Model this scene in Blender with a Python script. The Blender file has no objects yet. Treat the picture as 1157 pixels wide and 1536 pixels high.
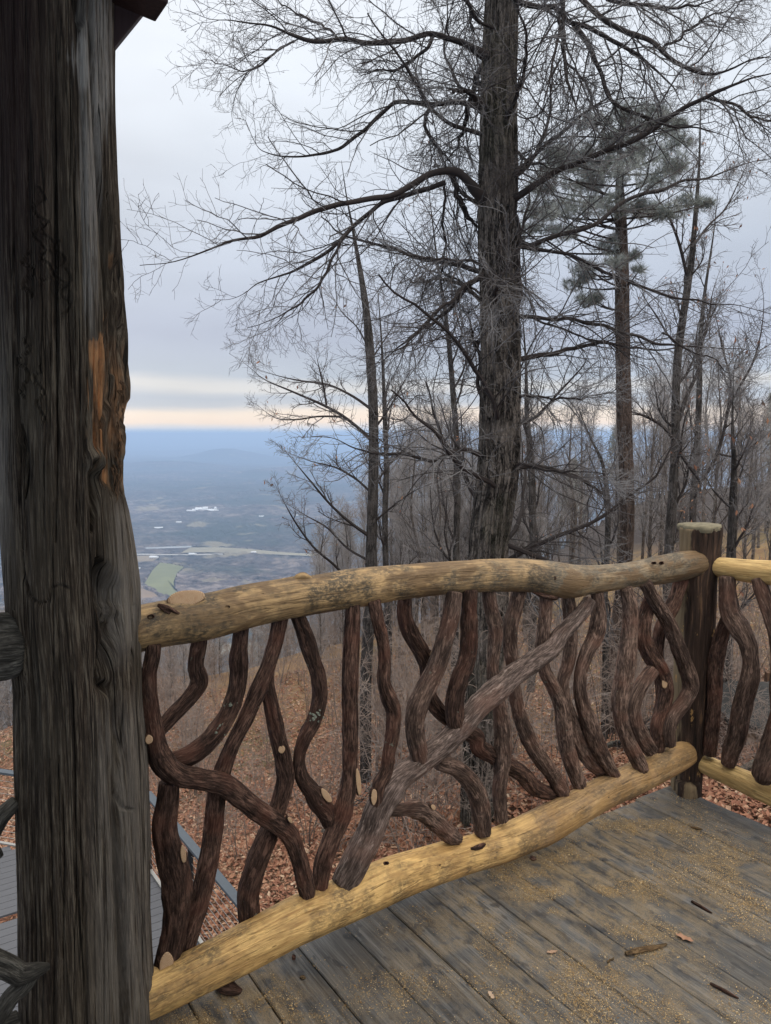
import bpy, math, random
import numpy as np
from math import radians as R
S = bpy.context.scene
COL = S.collection
rng = np.random.default_rng(7)
random.seed(7)
# ------------------------------------------------------------------ camera model
F = 1155.0; PITCH = R(5.8); H = 1.6
CP, SP = math.cos(PITCH), math.sin(PITCH)
CAM = np.array([0, 0, H])
def ray(px, py):
    xc = (px - 578.5) / F; yc = -(py - 768) / F
    return np.array([xc, CP + yc * SP, -SP + yc * CP])
def at(px, py, Y):
    d = ray(px, py); return CAM + d * (Y / d[1])
def onz(px, py, z):
    d = ray(px, py); return CAM + d * ((z - H) / d[2])
B = onz(1035, 1185, 0)                       # the corner of the deck
AZ = R(56.7)
U = np.array([math.sin(AZ), math.cos(AZ), 0])   # along the railing
N = np.array([-U[1], U[0], 0])                  # outwards, along the boards
def onplane(px, py, P, n):
    d = ray(px, py); return CAM + d * (np.dot(P - CAM, n) / np.dot(d, n))
def depth(p): return p[1] * CP - (p[2] - H) * SP
def uv2(u, n, z=0.0): return B + U * u + N * n + np.array([0, 0, z])
# zoom frames used to read the photograph
ZF = {0: (0, 0, 1), 4: (200, 820, 3.214), 5: (200, 1140, 3.214), 6: (500, 820, 3.214), 7: (480, 1060, 3.045),
      8: (780, 780, 3.069), 'a': (180, 0, 1.928), 'b': (680, 0, 2.4256), 'c': (180, 400, 2.225), 'd': (680, 400, 2.4256), 'e': (180, 600, 3.616),
      3: (0, 1000, 2.865), 2: (0, 500, 2.8925), 1: (0, 0, 2.8925)}
def zf(k, x, y, r=0):
    a, b, s = ZF[k]; return (a + x / s, b + y / s, r / s)
def zl(k, L): return [zf(k, *q) for q in L]
# ------------------------------------------------------------------ noise
def vnoise(P, seed=0):
    P = np.asarray(P, float); i = np.floor(P).astype(np.int64); f = P - i; f = f * f * (3 - 2 * f)
    out = np.zeros(len(P))
    for dx in (0, 1):
        for dy in (0, 1):
            for dz in (0, 1):
                h = ((i[:, 0] + dx) * 374761393 + (i[:, 1] + dy) * 668265263 + (i[:, 2] + dz) * 2147483647 + seed * 974634777) & 0xFFFFFFFF
                h = ((h ^ (h >> 13)) * 1274126177) & 0xFFFFFFFF
                h = h ^ (h >> 16)
                w = (f[:, 0] if dx else 1 - f[:, 0]) * (f[:, 1] if dy else 1 - f[:, 1]) * (f[:, 2] if dz else 1 - f[:, 2])
                out += w * ((h & 0xFFFF) / 32767.5 - 1)
    return out
def fbm(P, seed=0, o=3):
    r = 0; a = 1; P = np.asarray(P, float)
    for k in range(o): r = r + a * vnoise(P * 2 ** k, seed + k); a *= .5
    return r
# ------------------------------------------------------------------ mesh helpers
def mk(name, V, Fs, mat, parent=None, smooth=True, attrs=None, mi=None):
    V = np.asarray(V, float)
    if parent is not None: V = V - np.array(root_loc(parent))
    if not isinstance(Fs, (list, tuple)): Fs = [Fs]
    Fs = [np.asarray(f, np.int64) for f in Fs if len(f)]
    me = bpy.data.meshes.new(name)
    me.vertices.add(len(V)); me.vertices.foreach_set('co', V.astype(np.float32).ravel())
    tot = [np.full(len(f), f.shape[1]) for f in Fs]; tot = np.concatenate(tot)
    idx = np.concatenate([f.ravel() for f in Fs])
    st = np.concatenate([[0], np.cumsum(tot)[:-1]])
    me.loops.add(len(idx)); me.loops.foreach_set('vertex_index', idx.astype(np.int32))
    me.polygons.add(len(tot)); me.polygons.foreach_set('loop_start', st.astype(np.int32))
    me.polygons.foreach_set('loop_total', tot.astype(np.int32))
    me.polygons.foreach_set('use_smooth', np.full(len(tot), bool(smooth)))
    for m in (mat if isinstance(mat, list) else [mat]): me.materials.append(m)
    if mi is not None: me.polygons.foreach_set('material_index', np.asarray(mi, np.int32))
    for k, a in (attrs or {}).items():
        a = np.asarray(a, np.float32)
        if a.ndim == 1: me.attributes.new(k, 'FLOAT', 'POINT').data.foreach_set('value', a)
        else: me.attributes.new(k, 'FLOAT_VECTOR', 'POINT').data.foreach_set('vector', a.ravel())
    me.update(calc_edges=True); me.validate()
    o = bpy.data.objects.new(name, me); COL.objects.link(o)
    if parent is not None: o.parent = parent
    return o
def root_loc(p):
    l = np.zeros(3)
    while p is not None: l = l + np.array(p.location); p = p.parent
    return l
def tag(o, label=None, cat=None, group=None, kind=None):
    if label: o['label'] = label
    if cat: o['category'] = cat
    if group: o['group'] = group
    if kind: o['kind'] = kind
    return o
def thing(name, loc, label, cat, group=None):
    o = bpy.data.objects.new(name, None); COL.objects.link(o); o.location = tuple(loc); o.empty_display_size = .1
    return tag(o, label, cat, group)
def catmull(P, n):
    """resample a polyline (m,k) to n points with a smooth spline"""
    P = np.asarray(P, float); d = np.linalg.norm(np.diff(P[:, :3], axis=0), axis=1); t = np.concatenate([[0], np.cumsum(d)]); t /= t[-1]
    s = np.linspace(0, 1, n); m = np.zeros_like(P)
    m[1:-1] = (P[2:] - P[:-2]) / (t[2:] - t[:-2])[:, None]; m[0] = (P[1] - P[0]) / (t[1] - t[0]); m[-1] = (P[-1] - P[-2]) / (t[-1] - t[-2])
    j = np.clip(np.searchsorted(t, s, side='right') - 1, 0, len(t) - 2); h = (t[j + 1] - t[j]); x = ((s - t[j]) / h)[:, None]; h = h[:, None]
    return (2 * x**3 - 3 * x**2 + 1) * P[j] + (x**3 - 2 * x**2 + x) * h * m[j] + (-2 * x**3 + 3 * x**2) * P[j + 1] + (x**3 - x**2) * h * m[j + 1]
def frames(P):
    T = np.gradient(P, axis=0); T /= np.linalg.norm(T, axis=1)[:, None] + 1e-12
    a = np.array([0, 1, 0]) if abs(T[0][1]) < .8 else np.array([1, 0, 0])
    X = np.zeros_like(P); v = np.cross(T[0], a); v /= np.linalg.norm(v); X[0] = v
    for i in range(1, len(P)):
        v = X[i - 1] - T[i] * np.dot(X[i - 1], T[i]); X[i] = v / np.linalg.norm(v)
    return T, X, np.cross(T, X)
def tube(PR, ns=16, disp=None, cap=(True, True), bevel=.5):
    """PR (n,4) points and radii -> verts, faces, gr.  disp(gr_vec, theta, s, r)->offset"""
    P = PR[:, :3]; r = PR[:, 3]
    if cap[0]:
        t = P[0] - P[1]; t = t / np.linalg.norm(t)
        P = np.vstack([P[0] + t * r[0] * .32 * bevel, P[0] + t * r[0] * .2 * bevel, P]); r = np.concatenate([[r[0] * .55, r[0] * .86], r])
    if cap[1]:
        t = P[-1] - P[-2]; t = t / np.linalg.norm(t)
        P = np.vstack([P, P[-1] + t * r[-1] * .2 * bevel, P[-1] + t * r[-1] * .32 * bevel]); r = np.concatenate([r, [r[-1] * .86, r[-1] * .55]])
    n = len(P); T, X, Y = frames(P)
    s = np.concatenate([[0], np.cumsum(np.linalg.norm(np.diff(P, axis=0), axis=1))])
    th = np.arange(ns) / ns * 2 * math.pi
    TH = np.tile(th, n); SS = np.repeat(s, ns); RR = np.repeat(r, ns); rm = r.mean()
    gr = np.stack([np.cos(TH) * rm, np.sin(TH) * rm, SS], 1)
    off = disp(gr, TH, SS, RR) if disp else 0
    rad = RR + off
    V = np.repeat(P, ns, 0) + (np.cos(TH) * rad)[:, None] * np.repeat(X, ns, 0) + (np.sin(TH) * rad)[:, None] * np.repeat(Y, ns, 0)
    i = np.arange(n - 1)[:, None] * ns; j = np.arange(ns)[None, :]; k = (j + 1) % ns
    Q = np.stack([i + j, i + k, i + ns + k, i + ns + j], -1).reshape(-1, 4)
    Fs = [Q]; V = np.vstack([V, P[0], P[-1]]); gr = np.vstack([gr, [0, 0, 0], [0, 0, s[-1]]])
    c0, c1 = n * ns, n * ns + 1; jj = np.arange(ns); kk = (jj + 1) % ns
    Fs.append(np.concatenate([np.stack([np.full(ns, c0), kk, jj], 1), np.stack([np.full(ns, c1), (n - 1) * ns + jj, (n - 1) * ns + kk], 1)]))
    return V, Fs, gr
def joinm(parts):
    """parts: (V, [F...], dict attrs)"""
    o = 0; Vs = []; F3 = []; F4 = []; A = {}
    for V, Fs, a in parts:
        Vs.append(V)
        for f in Fs:
            f = np.asarray(f)
            if len(f): (F3 if f.shape[1] == 3 else F4).append(f + o)
        for k, v in a.items(): A.setdefault(k, []).append(v)
        o += len(V)
    Fs = []
    if F4: Fs.append(np.concatenate(F4))
    if F3: Fs.append(np.concatenate(F3))
    return np.concatenate(Vs), Fs, {k: np.concatenate(v) for k, v in A.items()}
def batch(P, r, ns=3, nseed=0):
    """many polylines of one length: P (m,p,3) r (m,p) -> verts, faces, thin"""
    m, p, _ = P.shape
    d = P[:, -1] - P[:, 0]; d /= np.linalg.norm(d, axis=1)[:, None] + 1e-9
    a = np.where(np.abs(d[:, 2:3]) < .8, [[0, 0, 1.]], [[1., 0, 0]]); X = np.cross(d, a); X /= np.linalg.norm(X, axis=1)[:, None]; Y = np.cross(d, X)
    th = np.arange(ns) / ns * 2 * math.pi + .4
    C = np.cos(th)[None, None, :, None]; Sn = np.sin(th)[None, None, :, None]
    V = P[:, :, None, :] + r[:, :, None, None] * (C * X[:, None, None, :] + Sn * Y[:, None, None, :])
    V = V.reshape(-1, 3)
    b = np.arange(m)[:, None, None] * p * ns; i = np.arange(p - 1)[None, :, None] * ns; j = np.arange(ns)[None, None, :]; k = (j + 1) % ns
    Q = np.stack([b + i + j, b + i + k, b + i + ns + k, b + i + ns + j], -1).reshape(-1, 4)
    return V, [Q], {'thin': np.repeat(r.ravel(), ns)}
def grow(P, r, k, L, ang=(35, 65), p2=6, wob=.18, up=0.0, t0=.12, t1=1.0, rs=.55, rmin=.002, taper=.5, g=None, lenpow=.6, out=None, fall=.62, rl=.02):
    g = g or rng
    m, p, _ = P.shape
    pl = np.linalg.norm(np.diff(P, axis=1), axis=2).sum(1)
    t = np.clip(((np.arange(k)[None, :] + g.random((m, k))) / k) * (t1 - t0) + t0, 0, .999)
    ix = t * (p - 1); i0 = ix.astype(int); f = ix - i0; M = np.arange(m)[:, None]
    base = P[M, i0] * (1 - f[..., None]) + P[M, i0 + 1] * f[..., None]
    T = P[M, i0 + 1] - P[M, i0]; T /= np.linalg.norm(T, axis=2)[..., None] + 1e-9
    rb = r[M, i0] * (1 - f) + r[M, i0 + 1] * f
    rnd = g.normal(size=(m, k, 3)); perp = rnd - T * (rnd * T).sum(2)[..., None]; perp /= np.linalg.norm(perp, axis=2)[..., None] + 1e-9
    a = np.radians(g.uniform(ang[0], ang[1], (m, k)))[..., None]
    D = T * np.cos(a) + perp * np.sin(a); D[..., 2] += up
    if out is not None: D += out
    D /= np.linalg.norm(D, axis=2)[..., None]
    Ln = g.uniform(L[0], L[1], (m, k)) * (1 - fall * t ** 1.3) * (pl / max(pl.max(), 1e-6) * .5 + .5)[:, None] ** lenpow
    base = base.reshape(-1, 3); D = D.reshape(-1, 3); Ln = Ln.ravel(); rb = rb.ravel(); q = len(base)
    pts = np.zeros((q, p2, 3)); pts[:, 0] = base; d = D.copy()
    for s in range(1, p2):
        d = d + g.normal(size=(q, 3)) * wob + np.array([0, 0, up * .25]); d /= np.linalg.norm(d, axis=1)[:, None]
        pts[:, s] = pts[:, s - 1] + d * (Ln / (p2 - 1))[:, None]
    r0 = np.maximum(np.minimum(rb * rs, Ln * rl + rmin), rmin)
    rr = r0[:, None] * (1 - (1 - taper) * np.linspace(0, 1, p2))[None, :]
    return pts, np.maximum(rr, rmin * .7)
# ------------------------------------------------------------------ materials
class NB:
    def __init__(s, name):
        s.m = bpy.data.materials.new(name); s.m.use_nodes = True; s.t = s.m.node_tree; s.t.nodes.clear()
        s.o = s.n('ShaderNodeOutputMaterial'); s.b = s.n('ShaderNodeBsdfPrincipled'); s.l(s.b.outputs[0], s.o.inputs[0])
    def n(s, t, **k):
        x = s.t.nodes.new(t)
        for a, v in k.items(): setattr(x, a, v)
        return x
    def l(s, a, b): s.t.links.new(a, b)
    def setv(s, sock, v):
        if hasattr(v, 'is_output') or isinstance(v, bpy.types.NodeSocket): s.l(v, sock)
        elif isinstance(v, (tuple, list)): sock.default_value = tuple(v) + ((1,) if len(v) == 3 and len(sock.default_value) == 4 else ())
        else: sock.default_value = v
    def attr(s, k, vec=True): x = s.n('ShaderNodeAttribute', attribute_name=k); return x.outputs['Vector' if vec else 'Fac']
    def pos(s): return s.n('ShaderNodeNewGeometry').outputs['Position']
    def obj(s): return s.n('ShaderNodeTexCoord').outputs['Object']
    def rnd(s): return s.n('ShaderNodeObjectInfo').outputs['Random']
    def mp(s, v, sc, lo=(0, 0, 0)):
        x = s.n('ShaderNodeMapping'); s.l(v, x.inputs[0]); x.inputs['Scale'].default_value = sc; x.inputs['Location'].default_value = lo; return x.outputs[0]
    def noise(s, v, sc=5, det=4, ro=.55, dist=0):
        x = s.n('ShaderNodeTexNoise'); s.l(v, x.inputs['Vector']); x.inputs['Scale'].default_value = sc; x.inputs['Detail'].default_value = det
        x.inputs['Roughness'].default_value = ro; x.inputs['Distortion'].default_value = dist; return x.outputs[0]
    def vor(s, v, sc=5, feat='F1', out=0):
        x = s.n('ShaderNodeTexVoronoi', feature=feat); s.l(v, x.inputs['Vector']); x.inputs['Scale'].default_value = sc; return x.outputs[out]
    def wave(s, v, sc=5, dist=2, det=2, ds=1):
        x = s.n('ShaderNodeTexWave', wave_type='RINGS', rings_direction='Z'); s.l(v, x.inputs[0]); x.inputs['Scale'].default_value = sc
        x.inputs['Distortion'].default_value = dist; x.inputs['Detail'].default_value = det; x.inputs['Detail Scale'].default_value = ds; return x.outputs[1]
    def ramp(s, f, st, interp='LINEAR'):
        x = s.n('ShaderNodeValToRGB'); e = x.color_ramp.elements; x.color_ramp.interpolation = interp
        while len(e) < len(st): e.new(.5)
        for i, (p, c) in enumerate(st):
            e[i].position = p; e[i].color = (c, c, c, 1) if not isinstance(c, (tuple, list)) else tuple(c) + (1,)
        s.setv(x.inputs[0], f); return x.outputs[0]
    def mix(s, f, a, b, mode='MIX'):
        x = s.n('ShaderNodeMix', data_type='RGBA', blend_type=mode); s.setv(x.inputs[0], f); s.setv(x.inputs[6], a); s.setv(x.inputs[7], b); return x.outputs[2]
    def ma(s, op, a, b=0, c=0):
        x = s.n('ShaderNodeMath', operation=op); s.setv(x.inputs[0], a); s.setv(x.inputs[1], b)
        if op in ('MULTIPLY_ADD',): s.setv(x.inputs[2], c)
        return x.outputs[0]
    def sep(s, v, i): x = s.n('ShaderNodeSeparateXYZ'); s.l(v, x.inputs[0]); return x.outputs[i]
    def fin(s, col, rough=.8, bump=None, bs=.5, bd=.01, spec=.3):
        s.setv(s.b.inputs['Base Color'], col); s.setv(s.b.inputs['Roughness'], rough); s.b.inputs['Specular IOR Level'].default_value = spec
        if bump is not None:
            x = s.n('ShaderNodeBump'); x.inputs['Strength'].default_value = bs; x.inputs['Distance'].default_value = bd; s.setv(x.inputs['Height'], bump); s.l(x.outputs[0], s.b.inputs['Normal'])
        return s.m
def simple(name, col, rough=.7, var=.25, sc=20, metal=0):
    m = NB(name); f = m.noise(m.obj(), sc, 4)
    c = m.mix(f, tuple(x * (1 - var) for x in col), tuple(x * (1 + var) for x in col)); m.b.inputs['Metallic'].default_value = metal
    return m.fin(c, rough, f, .2, .003)
def m_laurel(name, lo, hi, red):
    m = NB(name); g = m.attr('gr'); rd = m.rnd(); off = m.n('ShaderNodeVectorMath', operation='ADD'); m.l(g, off.inputs[0]); cb = m.n('ShaderNodeCombineXYZ'); m.setv(cb.inputs[2], m.ma('MULTIPLY', rd, 7.0)); m.l(cb.outputs[0], off.inputs[1])
    g = off.outputs[0]
    fib = m.noise(m.mp(g, (1, 1, .13)), 260, 5, .7, .2); med = m.noise(m.mp(g, (1, 1, .22)), 50, 4, .6, .2); big = m.noise(g, 9, 3)
    c = m.ramp(m.ma('ADD', m.ma('MULTIPLY', fib, .65), m.ma('MULTIPLY', med, .35)), [(.40, lo), (.5, tuple((a + b) / 2 * .8 for a, b in zip(lo, hi))), (.60, tuple(x * 1.2 for x in hi))])
    c = m.mix(m.ramp(big, [(.48, 0), (.68, .75)]), c, m.mix(fib, tuple(x * .5 for x in red), tuple(x * 1.5 for x in red)))
    c = m.mix(m.ma('MULTIPLY', rd, .45), c, tuple(x * .8 for x in lo))
    fl = m.ramp(m.noise(m.mp(g, (1, 1, .3)), 75, 3, .6, .2), [(.60, 0), (.66, .35)]); c = m.mix(fl, c, tuple(min(.6, x * 1.9) for x in hi)); dkk = m.ramp(m.noise(m.mp(g, (1, 1, .2)), 38, 3, .6, .2), [(.36, .6), (.45, 0)]); c = m.mix(dkk, c, tuple(x * .6 for x in lo))
    lich = m.ramp(m.noise(g, 34, 3, .6), [(.70, 0), (.74, .7)]); c = m.mix(lich, c, (.2, .22, .17))
    return m.fin(c, .85, m.ma('ADD', fib, m.ma('MULTIPLY', med, 1.4)), 1.0, .012, .2)
LAUREL = m_laurel('laurel_bark', (.022, .0115, .008), (.18, .102, .073), (.14, .058, .038))
LAUREL2 = m_laurel('laurel_bark_pale', (.042, .025, .019), (.28, .185, .14), (.19, .095, .066))
DIAG = m_laurel('laurel_bark_grey', (.06, .041, .033), (.34, .25, .21), (.24, .14, .105))
def m_log(name, base, dark, mild, grey0, grey1, greycol=(.17, .155, .12)):
    """peeled log: golden sapwood, grain, mildew blotches, grey weathering between two lengths along the log"""
    m = NB(name); g = m.attr('gr')
    fib = m.noise(m.mp(g, (1, 1, .06)), 130, 4, .6, .4); med = m.noise(m.mp(g, (1, 1, .25)), 22, 4, .6, .6); big = m.noise(g, 5.5, 4, .65)
    sp = m.noise(m.mp(g, (1, 1, .6)), 120, 3, .7)
    c = m.ramp(m.ma('ADD', m.ma('MULTIPLY', fib, .5), m.ma('MULTIPLY', med, .5)), [(.38, dark), (.5, base), (.62, tuple(min(.85, x * 1.3) for x in base))])
    dash = m.ramp(m.noise(m.mp(g, (1, 1, .22)), 95, 2, .5), [(.62, 0), (.66, 1)]); c = m.mix(m.ma('MULTIPLY', dash, m.ramp(m.noise(g, 9, 3), [(.45, 0), (.6, .75)])), c, tuple(x * .3 for x in dark)); st = m.ramp(m.noise(m.mp(g, (1, 1, .16)), 14, 3, .6), [(.52, 0), (.64, .7)]); c = m.mix(st, c, dark)
    w = m.ma('MULTIPLY', m.ramp(big, [(.54 - mild * .14, 0), (.60 - mild * .05, .9)]), m.ramp(sp, [(.38, .15), (.56, 1)]))
    c = m.mix(m.ma('MULTIPLY', w, mild), c, (.055, .045, .03))
    x = m.ma('ADD', m.sep(g, 2), m.ma('MULTIPLY', m.ma('SUBTRACT', big, .5), 1.4))
    gw = m.n('ShaderNodeMapRange'); m.setv(gw.inputs[0], x); gw.inputs[1].default_value = grey0; gw.inputs[2].default_value = grey1
    gc = m.mix(fib, tuple(v * .45 for v in greycol), tuple(v * 1.5 for v in greycol)); c = m.mix(m.ma('MULTIPLY', gw.outputs[0], .68), c, gc); w2 = m.ma('MULTIPLY', m.ramp(m.noise(m.mp(g, (1, 1, .5)), 8, 4, .7), [(.50, 0), (.57, .85)]), m.ramp(sp, [(.36, .3), (.55, 1)])); c = m.mix(m.ma('MULTIPLY', w2, min(.9, mild)), c, (.05, .04, .028))
    pt_ = m.ramp(m.noise(m.mp(g, (1, 1, .5)), 7, 4, .7, .4), [(.49, 0), (.55, .8 if mild > .9 else .45)]); c = m.mix(pt_, c, m.mix(fib, tuple(x * .55 for x in dark), tuple(x * 1.3 for x in dark)))
    pit = m.ramp(m.vor(m.mp(g, (1, 1, .4)), 32), [(.045, 1), (.085, 0)]); pm = m.ramp(m.noise(g, 15, 2), [(.52, 0), (.6, .9)])
    c = m.mix(m.ma('MULTIPLY', pit, pm), c, (.03, .02, .012))
    crk = m.ramp(m.noise(m.mp(g, (1, 1, .05)), 42, 2, .5, .8), [(.485, 0), (.5, 1), (.515, 0)]); c = m.mix(m.ma('MULTIPLY', crk, m.ma('MULTIPLY', pm, .7)), c, (.09, .055, .025))
    return m.fin(c, .62, m.ma('SUBTRACT', m.ma('ADD', m.ma('MULTIPLY', fib, .5), med), m.ma('ADD', m.ma('MULTIPLY', pit, .4), m.ma('MULTIPLY', crk, .3))), .7, .010, .3)
LOGTOP = m_log('peeled_log_top', (.37, .24, .11), (.145, .088, .042), 1.0, .75, 2.1, (.15, .128, .095))
LOGLOW = m_log('peeled_log_bottom', (.58, .37, .14), (.35, .20, .07), .65, .95, 1.9, (.24, .155, .09))
LOGNEW = m_log('peeled_log_fresh', (.58, .40, .17), (.38, .24, .09), .05, 9, 10)
def m_cut():
    m = NB('cut_wood'); o = m.obj(); w = m.n('ShaderNodeTexWave', wave_type='RINGS', rings_direction='Z'); m.l(m.attr('gr'), w.inputs[0]); w.inputs['Scale'].default_value = 90; w.inputs['Distortion'].default_value = 2.5
    c = m.mix(w.outputs[1], (.30, .19, .105), (.44, .30, .18)); c = m.mix(m.ramp(m.noise(m.attr('gr'), 60, 3), [(.5, 0), (.7, .5)]), c, (.3, .17, .09))
    return m.fin(c, .7)
CUT = m_cut()
def m_post():
    m = NB('weathered_post'); g = m.attr('gr'); rot = m.attr('rot', False); pale = m.attr('pale', False); red = m.attr('red', False)
    fib = m.noise(m.mp(g, (1, 1, .045)), 260, 6, .75, .0); med = m.noise(m.mp(g, (1, 1, .05)), 48, 4, .65, .1); big = m.noise(m.mp(g, (1, 1, .35)), 7, 4, .6)
    c = m.ramp(m.ma('ADD', m.ma('MULTIPLY', fib, .65), m.ma('MULTIPLY', med, .35)), [(.41, (.018, .013, .009)), (.5, (.070, .050, .035)), (.59, (.24, .195, .14))])
    c = m.mix(m.ramp(big, [(.42, 0), (.65, .6)]), c, m.mix(fib, (.042, .031, .021), (.16, .13, .09)))
    pf = m.ma('MULTIPLY', pale, m.ramp(m.noise(m.mp(g, (1, 1, .06)), 75, 4, .7, .4), [(.40, .2), (.52, 1)])); c = m.mix(pf, c, m.mix(fib, (.20, .175, .15), (.62, .57, .50)))
    c = m.mix(red, c, m.mix(fib, (.022, .011, .009), (.075, .04, .034)))
    rf = m.ma('MULTIPLY', rot, m.ramp(m.noise(m.mp(g, (1, 1, .2)), 40, 4, .7), [(.42, .25), (.58, 1)])); c = m.mix(rf, c, m.mix(fib, (.26, .11, .045), (.95, .50, .23)))
    crk = m.ramp(m.noise(m.mp(g, (1, 1, .02)), 24, 2, .5, .0), [(.490, 0), (.5, 1), (.51, 0)]); c = m.mix(m.ma('MULTIPLY', crk, .85), c, (.01, .008, .006))
    return m.fin(c, .85, m.ma('SUBTRACT', m.ma('ADD', fib, m.ma('MULTIPLY', med, .8)), m.ma('MULTIPLY', crk, .7)), 1.0, .012, .2)
POST = m_post()
def m_cornerpost():
    m = NB('corner_post_wood'); g = m.attr('gr'); pl = m.attr('peel', False)
    fib = m.noise(m.mp(g, (1, 1, .05)), 110, 4, .65, .4); med = m.noise(m.mp(g, (1, 1, .18)), 26, 4, .6, .6)
    dk = m.ramp(m.ma('ADD', m.ma('MULTIPLY', fib, .5), m.ma('MULTIPLY', med, .5)), [(.38, (.012, .008, .006)), (.55, (.05, .03, .021)), (.67, (.17, .10, .055))])
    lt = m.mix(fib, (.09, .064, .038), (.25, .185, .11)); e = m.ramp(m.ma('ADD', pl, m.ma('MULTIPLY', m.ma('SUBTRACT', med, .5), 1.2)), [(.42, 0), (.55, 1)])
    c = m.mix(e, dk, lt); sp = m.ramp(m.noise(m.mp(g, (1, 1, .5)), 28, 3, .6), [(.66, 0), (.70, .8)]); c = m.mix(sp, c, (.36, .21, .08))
    return m.fin(c, .85, m.ma('ADD', fib, med), .9, .008, .2)
CPOST = m_cornerpost()
def m_deck():
    m = NB('deck_boards'); g = m.attr('gr'); bd = m.attr('brd', False)
    fib = m.noise(m.mp(g, (.035, 1, 1)), 150, 5, .7, .4); med = m.noise(m.mp(g, (.1, 1, 1)), 22, 4, .6, .5); big = m.noise(g, 2.6, 4, .6); sm = m.noise(g, 60, 4, .7)
    c = m.ramp(m.ma('ADD', m.ma('MULTIPLY', fib, .5), m.ma('MULTIPLY', med, .5)), [(.40, (.024, .0245, .026)), (.5, (.070, .0705, .072)), (.61, (.165, .162, .156))])
    c = m.mix(m.ma('MULTIPLY', bd, .5), c, (.06, .057, .053))
    c = m.mix(m.ramp(big, [(.45, 0), (.6, .3)]), c, (.085, .077, .068))
    spot = m.ramp(m.noise(m.mp(g, (.6, 1, 1)), 24, 2, .5), [(.37, .75), (.42, 0)]); c = m.mix(spot, c, (.028, .029, .033))
    ds = m.attr('dust', False)
    fine = m.ramp(m.noise(g, 300, 3, .75), [(.42, 0), (.54, 1)]); mid = m.ramp(m.noise(m.mp(g, (.7, 1, 1)), 17, 4, .7, .5), [(.40, .05), (.56, 1)])
    c = m.mix(m.ma('MULTIPLY', m.ma('MULTIPLY', m.ma('ADD', m.ma('MULTIPLY', fine, .75), .25), mid), m.ma('MULTIPLY', ds, .8)), c, m.mix(sm, (.24, .16, .075), (.46, .34, .18)))
    wet = m.ramp(m.noise(g, 4.5, 3, .6), [(.45, .45), (.6, .75)])
    return m.fin(c, wet, m.ma('ADD', fib, m.ma('MULTIPLY', med, .7)), .55, .004, .35)
DECK = m_deck()
def m_lower():
    m = NB('lower_deck_boards'); g = m.attr('gr'); fib = m.noise(m.mp(g, (.05, 1, 1)), 90, 3, .6); big = m.noise(g, 1.2, 3)
    c = m.mix(fib, (.060, .062, .070), (.12, .122, .134)); c = m.mix(m.ma('MULTIPLY', big, .5), c, (.055, .055, .06)); return m.fin(c, .6, fib, .25, .003, .3)
LDECK = m_lower()
def m_bark(name, lo, hi, moss=0, sc=1.0):
    m = NB(name); g = m.attr('gr'); a1 = m.noise(m.mp(g, (1, 1, .10)), 26 * sc, 3, .6, .9); n1 = m.noise(m.mp(g, (1, 1, .3)), 90 * sc, 5, .7, .5); big = m.noise(g, 3 * sc, 4); v = m.vor(m.mp(g, (1, 1, .3)), 30 * sc, 'DISTANCE_TO_EDGE')
    h = m.ma('ADD', m.ma('MULTIPLY', m.ramp(a1, [(.46, 0), (.54, 1)]), m.ramp(v, [(0, .3), (.12, 1)])), m.ma('MULTIPLY', m.ramp(n1, [(.40, 0), (.60, 1)]), .6))
    c = m.ramp(m.ma('MULTIPLY', h, .62), [(.12, lo), (.45, tuple((a + b) / 2 * .8 for a, b in zip(lo, hi))), (.9, hi)])
    c = m.mix(m.ramp(big, [(.45, 0), (.7, .45)]), c, tuple(x * 1.25 for x in hi))
    if moss: c = m.mix(m.ma('MULTIPLY', m.attr('moss', False), m.ramp(n1, [(.4, 0), (.6, 1)])), c, (.05, .065, .018))
    return m.fin(c, .9, h, 1.0, .02, .15)
OAK = m_bark('oak_bark', (.009, .007, .006), (.20, .172, .15), 1)
GBARK = m_bark('grey_bark', (.03, .026, .024), (.14, .125, .115), 0, 1.3)
PBARK = m_bark('pine_bark', (.035, .024, .02), (.15, .11, .09), 0, 1.2)
def m_twig(name, thick, thin, frost, fr=.5):
    """bare wood; the thinnest shoots carry pale rime"""
    m = NB(name); th = m.attr('thin', False); p = m.pos(); n1 = m.noise(p, 1.1, 3); n2 = m.noise(p, 24, 2)
    f = m.n('ShaderNodeMapRange'); m.setv(f.inputs[0], th); f.inputs[1].default_value = .012; f.inputs[2].default_value = .003
    c = m.mix(f.outputs[0], thick, thin); fm = m.ma('MULTIPLY', m.ramp(n1, [(.38, 0), (.62, 1)]), m.ma('MULTIPLY', f.outputs[0], fr)); c = m.mix(fm, c, frost)
    c = m.mix(m.ma('MULTIPLY', n2, .4), c, tuple(x * .5 for x in thick)); return m.fin(c, .9, None)
TWIG = m_twig('oak_twigs', (.030, .023, .021), (.052, .043, .041), (.34, .34, .35), .5)
TWIG2 = m_twig('grey_twigs', (.038, .031, .029), (.085, .073, .07), (.34, .34, .35), .45)
TWIG3 = m_twig('far_twigs', (.095, .082, .077), (.22, .197, .187), (.38, .375, .38), .6)  # paler than the nearer twigs, distance haze mixed into the colour
BRUSH = m_twig('brush_twigs', (.085, .062, .050), (.22, .165, .135), (.28, .25, .23), .4)
def m_leaf():
    m = NB('dead_leaves'); r = m.attr('rnd', False)
    c = m.ramp(r, [(0, (.11, .048, .032)), (.3, (.22, .10, .062)), (.55, (.30, .155, .096)), (.8, (.38, .255, .17)), (1, (.48, .37, .27))]); return m.fin(c, .8, None, spec=.2)
LEAF = m_leaf()
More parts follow.
